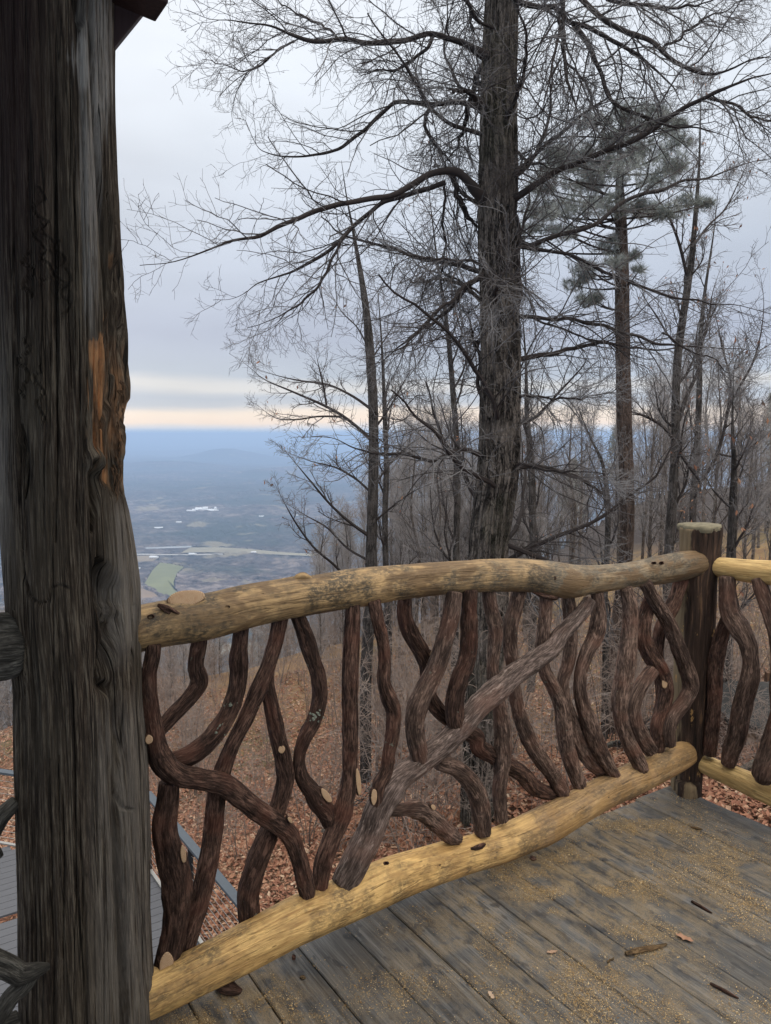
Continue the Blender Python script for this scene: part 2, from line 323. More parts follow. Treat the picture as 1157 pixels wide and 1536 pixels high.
def m_saw():
    m = NB('sawdust_chips'); r = m.attr('rnd', False); return m.fin(m.ramp(r, [(0, (.16, .09, .035)), (.35, (.31, .195, .08)), (.7, (.43, .30, .14)), (1, (.55, .44, .27))]), .85, None)
SAW = m_saw()
def m_ground():
    m = NB('forest_floor'); p = m.pos(); n1 = m.noise(p, 9, 5, .7); n2 = m.noise(p, .16, 4, .6); n3 = m.noise(p, 45, 4, .7); v = m.vor(p, 14, out=1)
    c = m.ramp(m.ma('ADD', m.ma('MULTIPLY', n1, .5), m.ma('MULTIPLY', n3, .5)), [(.36, (.075, .046, .033)), (.5, (.17, .10, .066)), (.64, (.29, .19, .125))])
    c = m.mix(.35, c, m.mix(m.sep(v, 0), (.10, .055, .036), (.31, .19, .12)))
    st = m.mix(n3, (.20, .125, .055), (.40, .28, .14)); c = m.mix(m.ma('MULTIPLY', m.attr('straw', False), m.ramp(m.noise(p, .7, 3), [(.38, .35), (.55, 1)])), c, st)
    gr = m.mix(n3, (.07, .08, .03), (.14, .15, .06)); c = m.mix(m.ma('MULTIPLY', m.ramp(n2, [(.56, 0), (.68, .45)]), 1), c, gr)
    c = m.mix(m.attr('wood', False), c, m.mix(n3, (.04, .033, .032), (.09, .078, .074)))
    return m.fin(c, .95, m.ma('ADD', n1, n3), .8, .05, .1)
GROUND = m_ground()
def m_valley():
    m = NB('valley_woods'); p = m.pos(); n1 = m.noise(p, .035, 4, .75); n2 = m.noise(p, .0016, 4, .7); n3 = m.noise(p, .0007, 4, .6)
    c = m.ramp(m.ma('ADD', m.ma('MULTIPLY', n1, .7), m.ma('MULTIPLY', m.noise(p, .009, 3, .7), .3)), [(.38, (.014, .012, .013)), (.5, (.075, .060, .057)), (.61, (.22, .18, .16))])
    bl = m.noise(m.mp(p, (.35, 1, 1)), .0013, 4, .65); c = m.mix(m.ramp(bl, [(.40, .75), (.56, 0)]), c, m.mix(n1, (.016, .02, .022), (.05, .058, .055)))
    c = m.mix(m.ramp(n2, [(.50, 0), (.60, .85)]), c, m.mix(n1, (.014, .020, .018), (.042, .054, .042)))
    op = m.ramp(m.noise(p, .0035, 3, .7), [(.62, 0), (.66, .7)]); c = m.mix(op, c, (.22, .19, .13))
    return m.fin(c, 1, None, spec=.05)
VALLEY = m_valley()
def m_needle():
    m = NB('pine_needles'); n = m.noise(m.pos(), 2.2, 3); t = m.attr('rnd', False)
    c = m.mix(t, (.062, .075, .060), (.15, .17, .145)); c = m.mix(m.ramp(n, [(.38, .25), (.6, .9)]), c, (.38, .40, .385)); return m.fin(c, .8, None, spec=.2)
NEEDLE = m_needle()
FBARK = m_bark('far_bark', (.062, .050, .043), (.23, .195, .17), 0, 1.3)  # lighter bark for far trees, haze put into the colour
METAL = simple('black_metal', (.018, .018, .02), .45, .2, 60)
RAILM = simple('grey_metal_rail', (.055, .068, .082), .4, .15, 30)
STEEL = simple('steel_cable', (.32, .31, .29), .45, .1, 90, .6)
DARKWOOD = None
def m_darkwood():
    m = NB('stained_beam'); g = m.obj(); f = m.noise(m.mp(g, (1, 1, .06)), 90, 4, .6); c = m.mix(f, (.012, .006, .006), (.05, .026, .025)); return m.fin(c, .75, f, .5, .004)
DARKWOOD = m_darkwood()
MOSSY = simple('shed_roof_moss', (.035, .034, .033), .95, .5, 14)
SHEDW = simple('shed_wood', (.09, .05, .03), .9, .4, 12)
LICH = simple('lichen', (.17, .18, .14), .95, .3, 200)
GREYW = m_laurel('weathered_branch', (.035, .032, .027), (.20, .185, .155), (.09, .08, .065))

# ------------------------------------------------------------------ polyline -> world tube in a railing plane
def trace(pts, P, n, off=0.0, k=48, fac=None, rs=1.0):
    out = []
    for i, (x, y, r) in enumerate(pts):
        q = onplane(x, y, P + n * off, n)
        if fac: q = CAM + (q - CAM) * fac[i]
        out.append([*q, r / F * depth(q) * rs])
    return catmull(np.array(out), k)
def woody(seed, amp=.10, lump=.12, ribs=3.0):
    def d(gr, th, s, r):
        q = np.stack([np.cos(th) * ribs, np.sin(th) * ribs, s * 7], 1); a = vnoise(q, seed) * lump
        q = np.stack([np.cos(th) * ribs * 2.8, np.sin(th) * ribs * 2.8, s * 11], 1); a += (1 - np.abs(vnoise(q, seed + 5)) * 2) * amp * .6
        k = vnoise(np.stack([s * 9, s * 0 + seed, s * 0], 1), seed + 9); a += np.clip(k - .45, 0, 1) * .35; q = np.stack([np.cos(th) * 8, np.sin(th) * 8, s * 14], 1); a += (1 - np.abs(vnoise(q, seed + 3)) * 2.2) * amp * .55; q = np.stack([np.cos(th) * 15, np.sin(th) * 15, s * 30], 1); a += vnoise(q, seed + 4) * amp * .3
        return a * r
    return d
def cut_disc(parent, px, py, rx, ry, P, n, off, rad, rot=0, name='cut_end', mat=None, tilt=(0, 0)):
    """a sawn face: short stub standing out of the branch, axis towards the viewer's side"""
    c = onplane(px, py, P + n * off, n); w = CAM - c; w /= np.linalg.norm(w); ax = w * .45 - n * .9 + np.array([tilt[0], 0, tilt[1]]); ax /= np.linalg.norm(ax)
    rt = np.cross([0, 0, 1], ax); rt /= np.linalg.norm(rt); upv = np.cross(ax, rt); c = c - n * 0 + w * 0
    sc = depth(c) / F; a, b = rx * sc, ry * sc; m = 24; th = np.arange(m) / m * 2 * math.pi
    ex = np.cos(th) * a; ey = np.sin(th) * b * (1 + .06 * np.sin(3 * th + px)); cr, sr = math.cos(rot), math.sin(rot); ex, ey = ex * cr - ey * sr, ex * sr + ey * cr
    rings = []
    for s, h in ((1.25, -.9), (1.12, .36), (.96, .42), (.5, .40)): rings.append(c + ax * (rad * h + rad * .42) + np.outer(ex * s, rt) + np.outer(ey * s, upv))
    V = np.vstack(rings + [[c + ax * (rad * .80)]]); Fq = []
    for i in range(3):
        for j in range(m): Fq.append([i * m + j, i * m + (j + 1) % m, (i + 1) * m + (j + 1) % m, (i + 1) * m + j])
    Ft = [[3 * m + j, 3 * m + (j + 1) % m, 4 * m] for j in range(m)]
    gr = np.vstack([np.stack([ex * s, ey * s, 0 * ex], 1) for s in (1.12, 1.05, 1, .5)] + [[[0, 0, 0]]])
    mi = [1] * m + [0] * (2 * m) + [0] * m
    return mk(name, V, [np.array(Fq), np.array(Ft)], [mat or CUT, LAUREL], parent, True, {'gr': gr}, mi)
# ------------------------------------------------------------------ big log post
PX = np.array([0, 75, 173, 260, 363, 467, 517, 560, 583, 596, 604, 655, 700, 742, 770, 829, 880, 950, 1052, 1157, 1244, 1384, 1471, 1536, 1640], float)
RE = np.array([173, 172, 173, 176, 180, 187, 190, 192, 195, 193, 188, 184, 183, 183, 190, 200, 207, 209, 211, 220, 223, 225, 232, 237, 243], float)
LY = np.array([-600, 0, 300, 500, 700, 850, 920, 1020, 1175, 1350, 1536, 1700], float)
LE = np.array([-30, -14, -6, -3, 0, 5, 9, 19, 21, 28, 31, 34], float)
PC = onplane(116, 1000, B, N); FW = np.array([PC[0], PC[1], 0]) / math.hypot(PC[0], PC[1])   # horizontal direction camera -> post
RT = np.array([FW[1], -FW[0], 0])
def postpt(px, py): return onplane(px, py, PC, FW)
zs = np.linspace(-.35, 3.05, 900)
def py_of(z):
    p = np.array([PC[0], PC[1], z]); v = p - CAM; dz = v[2]; dy = v[1]; return 768 - F * (dz * CP + dy * SP) / (dy * CP - dz * SP)
pys = np.array([py_of(z) for z in zs])
le = np.interp(pys, LY, LE); re_ = np.interp(pys, np.concatenate([[-600], PX]), np.concatenate([[168], RE])); res = np.interp(pys, [-600, 0, 500, 760, 1000, 1536, 1700], [168, 173, 186, 193, 209, 236, 245])
def xw(px, py): return np.dot(postpt(px, py) - PC, RT)
LW = np.array([xw(a, b) for a, b in zip(le, pys)]); RW = np.array([xw(a, b) for a, b in zip(re_, pys)]); RS = np.array([xw(a, b) for a, b in zip(res, pys)])
cx = (LW + RS) / 2; rl = (RS - LW) / 2; rr_ = RW - cx; rl = np.clip(rl, .1, .3)
th = np.concatenate([np.linspace(-1.75, 1.75, 330), np.linspace(1.75, 2 * math.pi - 1.75, 50)[1:-1]]); nt = len(th); nz = len(zs)
TH = np.tile(th, nz); ZZ = np.repeat(zs, nt); PY = np.repeat(pys, nt); CX = np.repeat(cx, nt); RL = np.repeat(rl, nt)
sn = np.sin(TH); RAD = RL + np.clip(sn, 0, 1) ** 4 * (np.repeat(rr_, nt) - RL)
facing = np.cos(TH) > -.25
pxpos = np.repeat((le + res) / 2, nt) + sn * np.repeat((res - le) / 2, nt) * 1.0      # where on the surface (photo px), used to place its wear and painted edge light
gr = np.stack([np.sin(TH) * .17, np.cos(TH) * .17, ZZ], 1)
def seg_dist(px, py, poly):
    d = np.full(len(px), 1e9); t_ = np.zeros(len(px))
    for i in range(len(poly) - 1):
        a = np.array(poly[i][:2]); b = np.array(poly[i + 1][:2]); ab = b - a; t = np.clip(((px - a[0]) * ab[0] + (py - a[1]) * ab[1]) / (ab @ ab), 0, 1)
        w = poly[i][2] * (1 - t) + poly[i + 1][2] * t; dd = np.hypot(px - a[0] - t * ab[0], py - a[1] - t * ab[1]) / np.maximum(w, .1); k = dd < d; d[k] = dd[k]
    return d
nl = lambda a, b, s: vnoise(np.stack([np.sin(TH) * a, np.cos(TH) * a, ZZ * b], 1), s)
wob = nl(3, 8, 90) * 4; D = nl(3, 1.2, 1) * .006 + nl(9, 2.0, 2) * .004 + (1 - 2 * np.abs(nl(26, 3.0, 3))) * .0022 + nl(60, 6, 4) * .0010
cr = [([(118, 15, 2), (113, 30, 7), (117, 55, 6), (116, 75, 1)], .03), ([(136, 5, 1), (134, 60, 4), (138, 160, 3), (143, 260, 3), (150, 350, 4), (156, 430, 4), (160, 520, 4), (165, 600, 5), (150, 640, 3)], .022),
      ([(172, 340, 2), (174, 450, 4), (178, 560, 6), (180, 640, 5)], .02), ([(158, 300, 1.5), (168, 420, 3), (168, 500, 4), (172, 560, 3)], .015),
      ([(134, 690, 3), (140, 715, 8), (138, 750, 4), (134, 790, 1)], .035), ([(143, 830, 3), (148, 850, 10), (156, 880, 14), (160, 905, 12), (162, 940, 9), (155, 975, 10), (150, 1005, 11), (160, 1018, 7)], .06),
      ([(166, 930, 3), (167, 1000, 5), (172, 1080, 6), (171, 1170, 5), (173, 1260, 5), (177, 1350, 5), (181, 1440, 4), (183, 1560, 4), (185, 1700, 4)], .028),
      ([(82, 180, 1), (83, 300, 1.6), (80, 420, 1.6), (82, 560, 1.5), (84, 700, 1.2), (82, 800, 1)], .01), ([(34, 640, 2), (38, 680, 5), (40, 715, 4), (39, 740, 1)], .02),
      ([(33, 815, 1.5), (36, 850, 2.5), (45, 875, 2.2), (62, 886, 2), (74, 882, 1.8), (76, 865, 1.6), (88, 860, 1.6), (100, 866, 1.4)], .009), ([(106, 1000, 1), (110, 1100, 1.4), (108, 1250, 1.4), (120, 1400, 1.2), (130, 1560, 1)], .008),
      ([(75, 1100, 1), (76, 1300, 1.3), (82, 1500, 1)], .007), ([(22, 900, 1), (27, 1000, 1.3), (30, 1100, 1)], .006), ([(166, 1150, 1), (180, 1190, 2), (195, 1200, 1)], .008), ([(127, 610, 1), (122, 640, 3), (124, 690, 2)], .008)]
g2 = np.random.default_rng(3)
for q_ in range(34):
    x_ = g2.uniform(8, 200); y_ = g2.uniform(-50, 1300); l_ = g2.uniform(90, 420); w_ = g2.uniform(.5, 1.3); cr.append(([(x_, y_, .3), (x_ + g2.normal() * 1.5, y_ + l_ * .4, w_), (x_ + g2.normal() * 2.5, y_ + l_, .3)], g2.uniform(.005, .013)))
for (a, b, c) in ((62, 310, 14), (70, 360, 12), (46, 400, 11), (86, 380, 12), (40, 520, 12), (60, 560, 12), (96, 420, 10)):      # beetle galleries
    x, y = a, b; L = [(x, y, 1.5)]; v = 0
    ph = g2.uniform(0, 6)
    for i in range(c): x = a + 7 * math.sin(i * 1.1 + ph) + g2.normal() * 2; y += g2.uniform(4, 9); L.append((x, y, 1.5))
    cr.append((L, -.0045))
pxw = pxpos + wob * .35
for poly, dep in cr:
    d = seg_dist(pxw, PY, poly); sh = np.exp(-(d * .9) ** 2.4)
    if dep < 0: D -= (np.exp(-(d * .8) ** 2) - 1.2 * np.exp(-((d - 1.9) * 1.2) ** 2)) * -dep
    else: D -= sh * dep
# lobes beside the long crease, a rounded fillet
d = seg_dist(pxpos, PY, [(166, 1000, 20), (172, 1200, 22), (182, 1560, 24)]); D -= np.exp(-d ** 2) * .010
# rotten pocket on the right
pxr = pxw + nl(30, 10, 61) * 7 + nl(70, 25, 62) * 4
rotp = np.array([(y, a, b) for y, a, b in ((370, 168, 172), (400, 160, 180), (500, 150, 186), (560, 138, 190), (650, 136, 190), (720, 150, 190), (745, 165, 190))])
ra = np.interp(PY, rotp[:, 0], rotp[:, 1]); rb = np.interp(PY, rotp[:, 0], rotp[:, 2]); sm = lambda x: np.clip(x, 0, 1)
ins = sm((pxr - ra) / 4 + .5) * sm((rb - pxr) / 5 + .5) * sm((PY - 372) / 20) * sm((748 - PY) / 20)
D -= ins * (.012 + .016 * np.clip(nl(16, 7, 11), -1, 1) + .010 * nl(40, 12, 12))
ra2 = np.interp(PY, [500, 520, 560, 600, 660, 700, 740], [150, 136, 134, 132, 135, 150, 165]); rb2 = np.interp(PY, [340, 500, 520, 560, 640, 700, 740], [160, 160, 156, 150, 150, 160, 176])
rot = sm((pxr - ra2) / 3 + .5) * sm((rb2 - pxr) / 4 + .5) * sm((PY - 465) / 30) * sm((735 - PY) / 15) + .6 * sm((pxw - 160) / 4) * sm((172 - pxw) / 4) * sm((PY - 380) / 8) * sm((408 - PY) / 8) + ins * .7 * sm((PY - 500) / 60) * sm(.5 + nl(20, 8, 33))
pxq = pxw + nl(26, 3, 64) * 9 + nl(60, 8, 65) * 5; PYq = PY + nl(40, 2, 66) * 22
pale = sm((pxq - np.interp(PY, [0, 80, 120, 170, 240, 330, 420, 560], [120, 112, 100, 118, 112, 112, 118, 128])) / 10) * sm((np.interp(PY, [0, 170, 250, 400, 560], [165, 172, 152, 150, 142]) - pxq) / 10) * sm((560 - PYq) / 90)
pale = pale * (.75 + .5 * (sm((PYq - 90) / 30) * sm((172 - PYq) / 8))); pale = np.maximum(pale, .28 * sm((pxw - 120) / 30) * sm((PY - 1020) / 60)); pale = np.maximum(pale, .35 * sm((pxw - 150) / 20) * sm((PY - 740) / 30) * sm((1000 - PY) / 60)); pale = np.maximum(pale, .45 * sm((22 - pxw) / 22) * sm((PY - 450) / 200))  # last term lightens the left edge, light from the left put into colour
red = sm((100 - pxw) / 60) * sm((560 - PY) / 300) * .75
for (kx, ky, kr, kh) in ((136, 690, 14, .030), (153, 1000, 17, .012), (168, 908, 9, .012), (108, 457, 6, .005), (15, 190, 7, .003), (32, 660, 6, .006), (141, 1208, 5, -.004)):
    d = np.hypot(pxpos - kx, (PY - ky) / 1.15) / kr; D += kh * np.exp(-d ** 4) + (.002 * np.sin(d * 14) * np.exp(-d ** 2) if kr > 8 else 0)
D[~facing] *= .3
V = np.stack([PC[0] + 0 * ZZ, PC[1] + 0 * ZZ, ZZ], 1) + RT * (CX + sn * (RAD + D))[:, None] - FW * (np.cos(TH) * (RL + D))[:, None]
i = np.arange(nz - 1)[:, None] * nt; j = np.arange(nt)[None, :]; k = (j + 1) % nt
Q = np.stack([i + j, i + k, i + nt + k, i + nt + j], -1).reshape(-1, 4)
post = thing('log_post', (PC[0], PC[1], 0), 'massive weathered log post, split and rotting, rising past the left end of the railing', 'post')
mk('post_log', V, [Q], POST, post, True, {'gr': gr, 'rot': np.clip(rot, 0, 1), 'pale': np.clip(pale, 0, 1), 'red': np.clip(red, 0, 1)})
# loose splinters on the torn edge
sp = []
for q in range(26):
    y = g2.uniform(570, 730); x = np.interp(y, [570, 600, 730], [188, 186, 176]) - g2.uniform(0, 14); c = postpt(x, y) - FW * .09; Ls = g2.uniform(.015, .06)
    P4 = np.array([[*(c + RT * g2.normal() * .002 + np.array([0, 0, -t * Ls]) - FW * t * .012), .0028 * (1 - t) + .0004] for t in np.linspace(0, 1, 5)]); v_, f_, g_ = tube(P4, 5); sp.append((v_, f_, {'gr': g_, 'rot': np.full(len(v_), .4), 'pale': np.zeros(len(v_)), 'red': np.zeros(len(v_))}))
sv, sf, sa = joinm(sp); mk('splinters', sv, sf, POST, post, True, sa)
# ------------------------------------------------------------------ railing between post and corner
railing = thing('log_railing', uv2(-1.2, 0), 'peeled golden log railing with crooked bark-covered branches, between the big post and the corner post', 'railing', 'rustic railing sections')
TOP = [(195, 946, 36), (210, 942, 36), (250, 934, 35), (303, 926, 34), (370, 910, 31.5), (425, 899, 30), (444, 896, 30.5), (470, 893, 28.5), (530, 883, 29.5), (600, 873, 26.5), (690, 865, 24), (760, 862.5, 24), (800, 864, 24), (830, 869, 26), (850, 872, 26), (880, 870.5, 22), (910, 867, 20), (940, 863, 19.5), (990, 855, 21), (1030, 847.5, 20.5), (1050, 844, 18)]
tp = trace(TOP, B, N, 0, 150)
def dtop(gr, th, s, r):
    q = np.stack([np.cos(th) * 1.6, np.sin(th) * 1.6, s * 3.5], 1); a = vnoise(q, 31) * .075; q = np.stack([np.cos(th) * 6, np.sin(th) * 6, s * 9], 1); return (a + vnoise(q, 32) * .032 + (1 - 2 * abs(vnoise(np.stack([np.cos(th) * 9, np.sin(th) * 9, s * 1.5], 1), 37))) * .012) * r
v, f, g = tube(tp, 44, dtop); tr = mk('top_rail', v, f, LOGTOP, railing, True, {'gr': g})
BOT = [(205, 1502, 34), (237, 1487, 34), (300, 1455, 33), (371, 1419, 33), (444, 1383, 34), (511, 1354, 33), (575, 1323, 33), (628, 1304, 30), (693, 1284, 26.5), (739, 1271, 25.5), (776, 1257, 25.5), (820, 1236, 27), (861, 1213, 25), (910, 1186, 23), (975, 1157, 23), (1012, 1138, 22), (1030, 1130, 18)]
fac = [.975, .975, .975, .977, .98, .985, .99] + [.995] * 10
bt = trace(BOT, B, N, 0, 150, fac)
v, f, g = tube(bt, 44, dtop); br = mk('bottom_rail', v, f, LOGLOW, railing, True, {'gr': g})
# knot cut on top rail + bark scar and bark roll underneath
def patch_log(parent, name, pts, plane, off, seed, mat, amp=.5, k=14, ns=12):
    PR = trace(pts, B, plane, off, k); v, f, g = tube(PR, ns, woody(seed, amp, amp)); return mk(name, v, f, mat, parent, True, {'gr': g})
cd = cut_disc(tr, *zf(4, 250, 262)[:2], 25, 11.5, B, N, -.004, .026, .08, 'knot_cut', None, (0, .75))
patch_log(tr, 'bark_scar', [zf(4, 120, 280, 7), zf(4, 165, 300, 15), zf(4, 205, 325, 17), zf(4, 245, 335, 8)], N, -.044, 5, LAUREL, .5)
patch_log(tr, 'bark_scar', [zf(8, 60, 330, 6), zf(8, 110, 345, 14), zf(8, 160, 352, 15), zf(8, 188, 345, 6)], N, -.02, 6, LAUREL, .4)
patch_log(tr, 'knot_bump', [zf(4, 770, 165, 6), zf(4, 800, 148, 18), zf(4, 835, 150, 16), zf(4, 870, 160, 5)], N, -.005, 16, LOGTOP, .3)
patch_log(br, 'bark_scar', [zf(7, 690, 650, 5), zf(7, 715, 645, 11), zf(7, 745, 632, 9), zf(7, 758, 628, 3)], N, -.055, 8, LAUREL, .5)
patch_log(br, 'bark_scar', [zf(8, 230, 1405, 4), zf(8, 262, 1392, 16), zf(8, 295, 1372, 14), zf(8, 318, 1352, 4)], N, -.03, 9, LAUREL, .5)
def knots(parent, lst, off, name='knot_hole'):
    for (x, y, r) in lst:
        c = onplane(x, y, B + N * off, N); w = CAM - c; w /= np.linalg.norm(w); rt = np.cross([0, 0, 1], w); rt /= np.linalg.norm(rt); up = np.cross(w, rt); a = r / F * depth(c); m = 14; t_ = np.arange(m) / m * 6.283
        rg = [c + w * h + np.outer(np.cos(t_) * a * s, rt) + np.outer(np.sin(t_) * a * .7 * s * (1 + .2 * np.sin(2 * t_ + x)), up) for s, h in ((1.5, -.004), (1.05, .0016), (.8, -.003), (.5, -.012))]
        V = np.vstack(rg + [[c - w * .02]]); Q = np.array([[i * m + j, i * m + (j + 1) % m, (i + 1) * m + (j + 1) % m, (i + 1) * m + j] for i in range(3) for j in range(m)]); T_ = np.array([[3 * m + j, 3 * m + (j + 1) % m, 4 * m] for j in range(m)])
        mk(name, V, [Q, T_], LAUREL, parent, True, {'gr': V})
knots(br, [(*zf(5, 690, 853)[:2], 5.5), (*zf(5, 750, 830)[:2], 3.5), (*zf(5, 1093, 705)[:2], 3.5), (*zf(5, 348, 1072)[:2], 3), (*zf(7, 303, 715)[:2], 3), (*zf(7, 183, 911)[:2], 3.5), (*zf(5, 905, 745)[:2], 2.2)], -.066)
knots(tr, [(*zf(8, 617, 198)[:2], 2.6), (*zf(8, 652, 198)[:2], 2.6), (*zf(8, 150, 268)[:2], 4), (*zf(4, 85, 338)[:2], 4), (*zf(4, 452, 292)[:2], 3.4)], -.055)
def cc(*a): return sum(a, [])
BAL = [  # (points, offset along N (negative = nearer), material, cuts)
 (zl(4, [(98, 470, 37), (92, 530, 38), (75, 620, 38), (78, 740, 40), (98, 860, 42), (112, 960, 46), (150, 1045, 54), (220, 1103, 53), (330, 1125, 50)]) + zl(5, [(430, 118, 50), (505, 168, 50), (600, 245, 48), (685, 302, 46), (745, 350, 44), (780, 420, 40), (812, 530, 39), (838, 640, 36), (845, 688, 33)]), -.035, LAUREL, [(4, 72, 925, 16, 20, 0), (5, 750, 284, 7, 16, .5)]),
 (zl(4, [(322, 425, 38), (312, 500, 38), (303, 580, 37), (318, 655, 42), (275, 725, 38), (200, 805, 36), (150, 860, 34), (105, 905, 32)]), .0, LAUREL, []),
 (zl(4, [(524, 370, 39), (517, 440, 39), (510, 520, 42), (510, 620, 42), (495, 710, 42), (460, 800, 44), (400, 895, 46), (320, 975, 48), (240, 1020, 48), (170, 1035, 40)]), .012, LAUREL, []),
 (zl(4, [(708, 335, 36), (698, 400, 36), (680, 480, 37), (645, 590, 38), (600, 700, 38), (540, 830, 38), (480, 950, 36), (430, 1080, 40)]) + zl(5, [(405, 140, 42), (390, 280, 44), (372, 420, 45), (345, 560, 47), (320, 680, 47), (285, 800, 46), (255, 900, 46), (252, 985, 42)]), .01, LAUREL, []),
 (zl(4, [(655, 590, 26), (645, 660, 33), (668, 780, 37), (690, 880, 40), (715, 990, 42), (735, 1100, 43)]) + zl(5, [(728, 130, 42), (700, 230, 42), (655, 350, 44), (610, 460, 46), (575, 560, 46), (552, 650, 48), (556, 730, 51), (560, 790, 50)]), .008, LAUREL, [(4, 710, 973, 15, 17, 0)]),
 (zl(4, [(788, 320, 36), (825, 410, 36), (860, 520, 36), (893, 630, 38), (900, 730, 38), (872, 840, 38), (825, 930, 35), (800, 1020, 30), (812, 1110, 34), (860, 1180, 42)]) + zl(5, [(880, 190, 46), (925, 240, 45), (952, 300, 40), (962, 335, 28)]), .0, LAUREL, [(5, 925, 167, 14, 38, .55)]),
 (zl(4, [(1062, 275, 35), (1056, 400, 39), (1047, 560, 40), (1045, 700, 38), (1045, 850, 37), (1045, 1000, 36), (1042, 1120, 38)]) + zl(5, [(1035, 150, 43), (1000, 280, 45), (955, 380, 43), (922, 480, 45), (905, 570, 41), (900, 655, 34)]), -.02, LAUREL, [(5, 1081, 103, 11, 58, .05)]),
 (zl(5, [(175, 110, 48), (165, 210, 55), (150, 320, 62), (170, 430, 64), (200, 560, 62), (208, 680, 60), (200, 800, 58), (175, 920, 58), (150, 1020, 54), (140, 1080, 46)]), -.02, LAUREL, [(5, 235, 445, 12, 38, .05), (5, 155, 975, 30, 48, -.1)]),
 (zl(6, [(196, 262, 31), (212, 350, 32), (238, 450, 33), (248, 560, 33), (245, 650, 34), (270, 730, 40), (290, 790, 36), (288, 880, 33), (268, 990, 32), (250, 1090, 33)]) + zl(7, [(270, 360, 32), (264, 465, 26)]), -.045, LAUREL, [(7, 243, 408, 13, 32, -.1)]),
 (zl(6, [(345, 245, 34), (345, 330, 36), (375, 420, 38), (425, 500, 38), (452, 570, 38), (455, 650, 34), (470, 730, 34), (520, 800, 35), (600, 860, 36), (690, 920, 38)]) + zl(7, [(720, 175, 38), (790, 225, 37), (870, 270, 38), (930, 312, 37), (975, 365, 36), (1030, 390, 34), (1090, 392, 30)]), .04, LAUREL, [(6, 460, 540, 12, 34, -.35)]),
 (zl(6, [(585, 220, 38), (565, 340, 42), (530, 470, 44), (490, 600, 47), (440, 700, 48), (402, 790, 48), (395, 880, 46), (408, 970, 42), (420, 1030, 38)]), -.045, LAUREL2, []),
 (zl(6, [(660, 210, 37), (655, 330, 38), (655, 440, 40), (645, 540, 41), (608, 640, 42), (588, 730, 41), (585, 820, 40), (592, 870, 36)]), -.035, LAUREL, []),
 (zl(6, [(750, 210, 32), (762, 310, 34), (782, 400, 38), (776, 500, 33), (770, 590, 29), (785, 700, 28), (802, 780, 32), (816, 880, 36), (820, 980, 37), (815, 1080, 36)]) + zl(7, [(822, 400, 32), (830, 520, 26)]), .005, LAUREL2, []),
 (zl(7, [(105, 815, 56), (140, 750, 62), (185, 660, 63), (228, 575, 62), (265, 470, 62), (330, 360, 60), (440, 268, 56), (555, 178, 54), (640, 100, 55)]) + zl(6, [(700, 770, 56), (790, 690, 56), (880, 610, 50), (980, 540, 48), (1050, 490, 46), (1100, 420, 40)]) + zl(8, [(250, 468, 34), (300, 410, 32), (325, 370, 28)]), -.03, DIAG, []),
 (zl(7, [(540, 255, 36), (610, 275, 40), (670, 320, 42), (715, 390, 43), (735, 470, 42), (742, 540, 40), (745, 580, 36)]), -.02, LAUREL2, []),
 (zl(7, [(310, 478, 26), (380, 470, 30), (440, 468, 36), (500, 500, 40), (550, 545, 40), (600, 588, 34), (635, 605, 22)]), -.02, LAUREL2, [(7, 512, 455, 9, 13, .6)]),
 (zl(6, [(898, 210, 33), (880, 290, 34), (856, 380, 35), (853, 470, 36), (864, 560, 33), (870, 650, 31), (888, 760, 34), (915, 860, 36), (955, 950, 38), (1010, 1035, 38), (1060, 1100, 36), (1095, 1160, 34), (1112, 1205, 28)]), .015, LAUREL2, []),
 (zl(8, [(122, 335, 30), (118, 430, 31), (108, 520, 33), (100, 620, 28), (118, 700, 28), (155, 770, 31), (188, 850, 35), (205, 950, 38), (218, 1050, 37), (250, 1150, 34), (288, 1262, 28)]), .01, LAUREL2, []),
 (zl(8, [(220, 345, 30), (232, 450, 33), (236, 560, 33), (224, 660, 31), (198, 740, 28), (205, 830, 30), (235, 930, 37), (275, 1030, 38), (325, 1110, 38), (390, 1152, 36), (440, 1178, 26)]), .03, LAUREL2, []),
 (zl(8, [(357, 335, 29), (365, 430, 31), (350, 530, 37), (305, 620, 33), (278, 720, 30), (284, 820, 31), (318, 930, 36), (352, 1030, 38), (395, 1110, 34), (445, 1185, 24)]), -.015, LAUREL2, []),
 (zl(8, [(488, 315, 28), (508, 400, 36), (506, 500, 37), (493, 620, 38), (480, 730, 37), (461, 830, 35), (468, 920, 33), (500, 1020, 33), (540, 1100, 34), (565, 1145, 30)]), -.04, LAUREL2, []),
 (zl(8, [(575, 285, 26), (620, 370, 33), (675, 460, 35), (725, 570, 36), (765, 680, 36), (784, 770, 36), (752, 840, 33), (705, 905, 33), (686, 970, 31), (692, 1035, 27)]), -.04, LAUREL2, []),
 (zl(8, [(748, 262, 29), (722, 345, 31), (692, 415, 33), (648, 505, 29), (636, 590, 25), (640, 680, 24), (648, 800, 22), (640, 920, 22)]), .03, LAUREL, []),
 (zl(8, [(612, 345, 30), (576, 440, 34), (565, 530, 37), (595, 610, 36), (645, 690, 36), (672, 780, 32), (658, 860, 32), (636, 940, 35), (636, 1020, 32), (632, 1085, 26)]), .0, LAUREL, [(8, 663, 735, 15, 36, -.15)]),
 (zl(8, [(612, 690, 30), (560, 760, 33), (522, 850, 34), (528, 930, 37), (560, 1000, 38), (602, 1060, 34)]), -.02, LAUREL2, [(8, 577, 993, 15, 21, 0)]),
]
NB_ = [];
